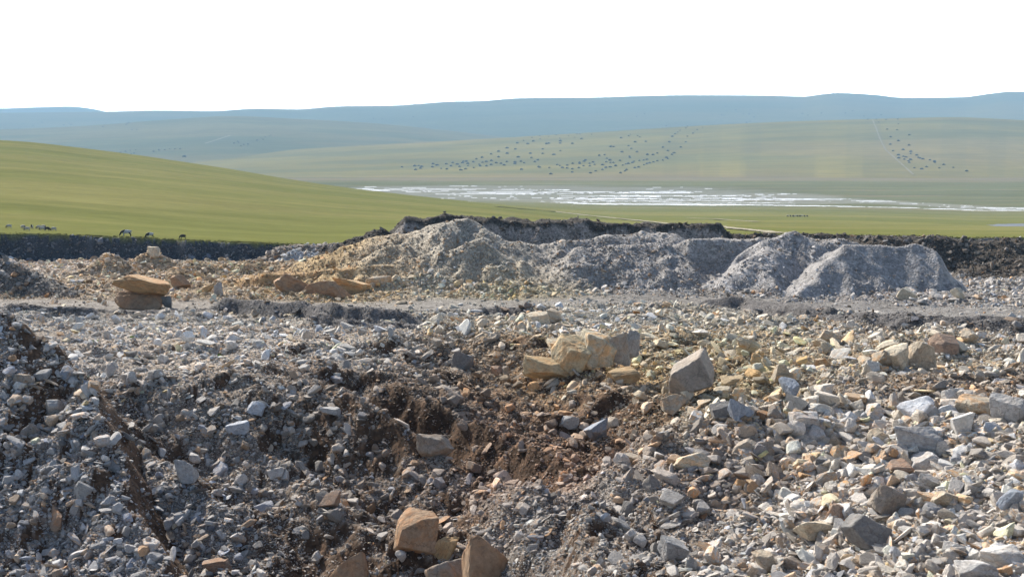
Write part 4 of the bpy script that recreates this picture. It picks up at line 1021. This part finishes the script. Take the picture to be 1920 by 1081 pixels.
# ------------------------------------------------------------------ haystacks on the far hills
M_HAY, nh, bh = newmat('shaded_hay')
noh = N(nh, 'ShaderNodeTexNoise', Scale=2.5, Detail=4.0)
ch = mixc(nh, 1.0, (.035, .04, .055), ramp(nh, noh.outputs['Fac'], .3, .6, .7, 1.4), 'MULTIPLY'); nh.links.new(ch, bh.inputs['Base Color']); bh.inputs['Roughness'].default_value = 1.0  # shade of the backlit stacks put into the hay colour
d3, f3 = ICO[3]
hv = d3.copy(); hv[:, 2] = np.where(hv[:, 2] > 0, np.abs(hv[:, 2]) ** .8 * (1 - .12 * np.hypot(hv[:, 0], hv[:, 1])), hv[:, 2] * .05)
hv *= (1 + .06 * vn3(d3 * 2.5, 77))[:, None]
HAY = mesh_np('haystack', hv, f3, None, True, True)
Z2 = [(45,273),(125,267),(150,265),(168,270),(130,290),(160,281),(238,254),(234,273),(263,262),(289,282),(324,286),(320,254),(349,266),(360,246),(388,256),(403,271),(411,292),(421,247),(427,238),(445,238),(454,252),(455,265),(440,285),(488,242),(491,277),(507,223),(525,257),(530,267),(542,214),(545,244),(569,240),(570,267),(599,193),(600,234),(599,258),(630,247),(645,176),(645,211),(660,251),(679,261),(696,240),(697,156),(698,189),(747,243),(746,252),(749,162),(761,125),(767,212),(783,238),(787,288),(804,247),(800,108),(826,129),(842,189),(849,215),(853,90),(860,113),(870,240),(888,230),(893,271),(900,275),(901,79),(903,97),(919,161),(919,190),(942,129),(957,126),(955,82),(960,277),(969,316),(987,196),(1003,74),(1009,259),(1025,94),(1028,112),(1027,126),(1028,173),(1025,265),(1041,277),(1071,262),(1070,280),(1080,79),(1103,128),(1105,251),(1103,285),(1102,305),(1117,89),(1133,68),(1150,68),(1143,278),(1147,245),(1148,252),(1160,97),(1172,266),(1175,238),(1184,230),(1210,251),(1211,267),(1215,310),(1222,70),(1231,243),(1240,258),(1247,298),(1270,202),(1290,260),(1290,289),(1303,197),(1310,276),(1314,241),(1317,220),(1336,231),(1338,273),(1341,147),(1340,246),(1360,147),(1358,246),(1371,265),(1398,233),(1402,309),(1405,92),(1410,180),(1416,262),(1435,255),(1438,290),(1429,298),(1450,252),(1451,142),(1452,80),(1457,207),(1460,214),(1463,70),(1468,158),(1475,246),(1485,238),(1492,118),(1491,278),(1503,179),(1508,79),(1514,274),(1519,233),(1521,87),(1545,231),(1548,259),(1558,115),(1566,226),(1568,196),(1565,252),(1583,248),(1603,197),(1606,242),(1630,187),(1630,235),(1665,151),(1664,231),(1686,215),(1695,172),(1695,221),(1704,118),(1721,195),(1723,83),(1734,185),(1741,67),(1758,56),(1771,45),(1775,150),(1807,118),(1808,31),(1817,82),(1852,63),(1865,51),(1878,41),(1912,26)]
Z8 = [(1042,188),(1090,188),(1103,204),(1145,190),(1210,188),(1213,214),(1151,245),(1206,249),(1275,276),(1170,288),(1213,310),(1168,330),(1273,335),(1183,366),(1240,360),(1283,371),(1282,382),(1213,390),(1215,407),(1242,398),(1256,402),(1247,414),(1270,424),(1281,416),(1275,432),(1316,391),(1326,404),(1335,408),(1351,412),(1303,462),(1344,469),(1372,456),(1391,418),(1416,426),(1418,432),(1444,463),(1468,444),(1522,460),(1597,480)]
Z3 = [(678,315),(707,309),(733,303),(764,301),(740,322),(755,320),(865,309),(893,300),(895,304),(928,300),(955,296),(985,295),(1013,294),(1037,338),(1317,263),(1338,252),(1342,258),(1356,277),(1373,270),(1395,267),(1396,274),(1447,246),(1469,234),(1480,242),(1493,228),(1515,222),(1524,217),(743,187),(770,187)]
spots = [(740 + a / 3.31, 230 + b / 3.31) for a, b in Z2] + [(1280 + a / 3, 160 + b / 3) for a, b in Z8] + [(a / 3, 180 + b / 3) for a, b in Z3]
rr = random.Random(5)
for _ in range(48):
    a = rr.choice([(620, 880, 200, 226), (1180, 1420, 205, 236), (1330, 1500, 198, 216), (30, 330, 228, 243), (1500, 1660, 205, 220)]); spots.append((rr.uniform(a[0], a[1]), rr.uniform(a[2], a[3])))
def hay_label(px, py, Y):
    if Y > 7000: return 'tiny blue-hazed haystack speck high on the far ridge'
    if px < 360 and Y > 4700: return 'faint haystack on the blue hill at the left, above the green slope'
    if px < 420: return 'haystack in the thin line just above the green slope'
    if px < 620: return 'dark haystack in the small slanting string on the pale left hill'
    if px > 1620 and py < 285: return 'dark haystack high beside the pale track on the right hillside'
    if px > 1620: return 'dark haystack low on the right hillside, right of the pale track'
    if py < 258: return 'dark haystack strung along the upper slope of the central hillside'
    if px < 1000: return 'dark haystack on the lower left part of the central hillside'
    if px < 1150: return 'dark haystack in the middle of the central hillside'
    return 'dark haystack on the lower right part of the central hillside'
for px, py in spots:
    py += 1.2
    h = H1.hit(px, py) or H2.hit(px, py) or H3.hit(px, py)
    if not h: continue
    if px < 640 and py < 290: h = H2.hit(px, py) or H3.hit(px, py) or h
    o = link('haystack', HAY, M_HAY)
    k = rr.uniform(.8, 1.2)
    r_ = 2.75 * h[1] / F * k * (1.0 if h[1] < 4300 else 0.62) * (0.8 if py < 260 else 1.0)
    o.location = h; o.scale = (r_ * rr.uniform(.9, 1.3), r_, r_ * .95); o.rotation_euler = (0, 0, rr.uniform(0, 6))
    l = hay_label(px, py, h[1])
    tag(o, l, 'haystack', 'haystacks scattered over the far hills')

# ------------------------------------------------------------------ animals
def skinned(name, verts, edges, radii, sub=2):
    me = bpy.data.meshes.new(name); me.from_pydata(verts, edges, [])
    o = bpy.data.objects.new(name, me); COL.objects.link(o)
    s = o.modifiers.new('skin', 'SKIN'); s.use_smooth_shade = True
    ss = o.modifiers.new('sub', 'SUBSURF'); ss.levels = sub; ss.render_levels = sub
    for i, r in enumerate(radii): me.skin_vertices[0].data[i].radius = r if isinstance(r, tuple) else (r, r)
    me.skin_vertices[0].data[0].use_root = True
    dg = bpy.context.evaluated_depsgraph_get()
    out = bpy.data.meshes.new_from_object(o.evaluated_get(dg))
    bpy.data.objects.remove(o); out.name = name
    return out
def quadruped(name, L, Hh, fat, graze=True, turn=0):
    """faces -x; hoof height 0; back height Hh"""
    b = Hh * .66
    V_ = [(L * .30, 0, b), (L * .05, 0, b * .97), (-L * .22, 0, b * .98), (-L * .38, 0, b * 1.02)]
    E = [(0, 1), (1, 2), (2, 3)]; R = [fat * .9, fat * 1.02, fat, fat * .72]
    if graze: nk = [(-L * .52, 0, b * .75), (-L * .60, 0, b * .38), (-L * .68, 0, b * .12)]
    else: nk = [(-L * .50, 0, b * 1.25), (-L * .58, 0, b * 1.45), (-L * .72, 0, b * 1.38)]
    for k, p in enumerate(nk): V_.append(p); E.append((len(V_) - 2, len(V_) - 1)); R.append(fat * (.5, .40, .24)[k])
    hd = len(V_) - 2
    for sy in (-1, 1):                                                    # ears
        V_.append((V_[hd][0] + .02, sy * fat * .62, V_[hd][2] + fat * .2)); E.append((hd, len(V_) - 1)); R.append(fat * .1)
    for sy in (-1, 1):                                                    # fore legs
        a = len(V_); V_ += [(-L * .28, sy * fat * .55, b * .62), (-L * .29, sy * fat * .55, b * .34), (-L * .28, sy * fat * .55, .02)]; E += [(2, a), (a, a + 1), (a + 1, a + 2)]; R += [fat * .34, fat * .19, fat * .17]
    for sy in (-1, 1):                                                    # hind legs: stifle forward, hock back
        a = len(V_); V_ += [(L * .24, sy * fat * .6, b * .66), (L * .36, sy * fat * .58, b * .38), (L * .32, sy * fat * .58, .02)]; E += [(0, a), (a, a + 1), (a + 1, a + 2)]; R += [fat * .42, fat * .2, fat * .17]
    a = len(V_); V_ += [(L * .43, 0, b * 1.12), (L * .47, 0, b * .6)]; E += [(0, a), (a, a + 1)]; R += [fat * .14, fat * .07]   # tail
    return skinned(name, V_, E, R)
SHEEP = quadruped('sheep', 1.15, .95, .30); SHEEPUP = quadruped('sheep', 1.15, .95, .30, False); COWM = quadruped('cow', 2.3, 1.6, .42)
def animal_mat(name, white, dark, thr, scale, headx):
    m, n, b = newmat(name)
    co = n.nodes.new('ShaderNodeTexCoord'); no = N(n, 'ShaderNodeTexNoise', Scale=scale, Detail=1.0); n.links.new(co.outputs['Object'], no.inputs['Vector'])
    sx = n.nodes.new('ShaderNodeSeparateXYZ'); n.links.new(co.outputs['Object'], sx.inputs[0])
    mxm = N(n, 'ShaderNodeMath', operation='MAXIMUM'); n.links.new(ramp(n, no.outputs['Fac'], thr - .01, 0, thr + .01, 1), mxm.inputs[0]); n.links.new(ramp(n, sx.outputs['X'], headx + .04, 0, headx, 1), mxm.inputs[1])
    n.links.new(mixc(n, mxm.outputs[0], white, dark), b.inputs['Base Color']); b.inputs['Roughness'].default_value = .95
    return m
M_SHEEP = animal_mat('wool', (.40, .37, .33), (.05, .045, .045), .9, 1, -.55)
M_DSHEEP = animal_mat('dark_wool', (.05, .045, .045), (.03, .03, .03), .9, 1, -.55)
M_COW = animal_mat('black_white_hide', (.42, .42, .43), (.02, .02, .022), .50, 1.3, -1.0)
def animal(name, me, mat, px, py, yaw, k, lab, grp):
    X, Y, Z, _, _ = hit(px, py - 2.0, 206.5)
    o = bpy.data.objects.new(name, me.copy()); COL.objects.link(o); o.data.materials.clear(); o.data.materials.append(mat)
    o.location = (X, Y, Z - .03); o.rotation_euler = (0, 0, yaw); o.scale = (k, k, k)
    tag(o, lab, name, grp)
SG = 'sheep grazing above the dark quarry wall'
for px, py, yaw, me, mt, lab in [(17.5, 429.5, 0.3, SHEEP, M_SHEEP, 'sheep grazing alone nearest the left edge above the wall'), (43, 430.5, 2.8, SHEEP, M_SHEEP, 'grey sheep just left of the tight sheep cluster'),
                                 (51.5, 434.2, .2, SHEEP, M_SHEEP, 'sheep with dark face at the lower left of the flock, close to the wall'), (60, 431, 1.8, SHEEPUP, M_SHEEP, 'sheep seen end-on with raised head'),
                                 (73.5, 431.5, .1, SHEEP, M_SHEEP, 'pale sheep at the upper left of the tight cluster'), (81, 430.5, 2.9, SHEEP, M_SHEEP, 'pale sheep at the upper right of the tight cluster'),
                                 (80, 433.8, .1, SHEEP, M_SHEEP, 'sheep low in the tight cluster beside the black one'), (88.5, 434.2, 3.0, SHEEP, M_DSHEEP, 'black sheep low in the tight cluster'),
                                 (101.5, 434.5, .1, SHEEP, M_SHEEP, 'sheep right of the tight cluster, last towards the cows')]:
    animal('sheep', me, mt, px, py, yaw, 0.9, lab, SG)
animal('cow', COWM, M_COW, 238, 444.5, 0.1, 0.88, 'black and white cow grazing, the larger left one', 'cows above the quarry wall')
animal('cow', COWM, M_COW, 281.5, 447.3, .9, 0.72, 'black and white cow grazing to the right of the larger cow', 'cows above the quarry wall')
animal('sheep', SHEEP, M_DSHEEP, 343.5, 449.5, .3, 1.0, 'lone dark sheep grazing to the right of both cows', SG)
for k in range(9):
    animal('sheep', SHEEP, M_DSHEEP if k % 3 else M_SHEEP, 1478 + k * 4.4, 408.2 + .15 * (k % 3), .2 + k, 1.5, 'distant sheep in the short row on the green plain', 'row of far sheep on the plain')

# two low trees on the skyline hill
M_LEAF, nl, bl = newmat('far_leaves'); bl.inputs['Base Color'].default_value = (.03, .045, .025, 1); bl.inputs['Roughness'].default_value = 1
M_BARK, nb2, bb2 = newmat('bark'); bb2.inputs['Base Color'].default_value = (.06, .045, .035, 1)
for px, lab in ((1562, 'left one of two tiny trees on the highest hilltop'), (1570, 'right one of two tiny trees on the highest hilltop')):
    h = H3.hit(px, 176.2) or (pt(px, 176, 9500))
    tr = bpy.data.objects.new('tree', None); COL.objects.link(tr); tr.location = h
    tag(tr, lab, 'tree', 'trees on the far hilltop')
    bm = bmesh.new(); bmesh.ops.create_cone(bm, segments=8, radius1=.9, radius2=.45, depth=6, cap_ends=True, matrix=Matrix.Translation((0, 0, 2)))
    tm = bpy.data.meshes.new('trunk'); bm.to_mesh(tm); bm.free(); link('trunk', tm, M_BARK, tr)
    r = np.random.default_rng(int(px)); nL = 500
    c = r.normal(0, 1, (nL, 3)) * np.array((4.2, 4.2, 2.2)) + np.array((0, 0, 7)); a = r.normal(0, 1, (nL, 3)) * .8; b_ = r.normal(0, 1, (nL, 3)) * .8
    vv = np.stack([c - a, c + b_, c + a, c - b_], 1).reshape(-1, 3)
    link('crown', mesh_np('crown', vv, np.arange(nL * 4).reshape(-1, 4), None, False), M_LEAF, tr)

# ------------------------------------------------------------------ haze: one closed box of even air
bm = bmesh.new(); bmesh.ops.create_cube(bm, size=1)
hm = bpy.data.meshes.new('haze'); bm.to_mesh(hm); bm.free()
hz = bpy.data.objects.new('haze', hm); COL.objects.link(hz)
zb_, zt_ = -560.0, 300.0
hz.scale = (36000, 15700, zt_ - zb_); hz.location = (0, 15700 / 2 - 500, (zt_ + zb_) / 2)
m = bpy.data.materials.new('hazy_air'); m.use_nodes = True; n_ = m.node_tree
n_.nodes.remove(n_.nodes['Principled BSDF'])
pv = n_.nodes.new('ShaderNodeVolumePrincipled'); pv.inputs['Density'].default_value = 0.000112; pv.inputs['Color'].default_value = (.34, .57, .80, 1); pv.inputs['Anisotropy'].default_value = 0.0
n_.links.new(pv.outputs[0], n_.nodes['Material Output'].inputs['Volume'])
hm.materials.append(m); tag(hz, kind='stuff')
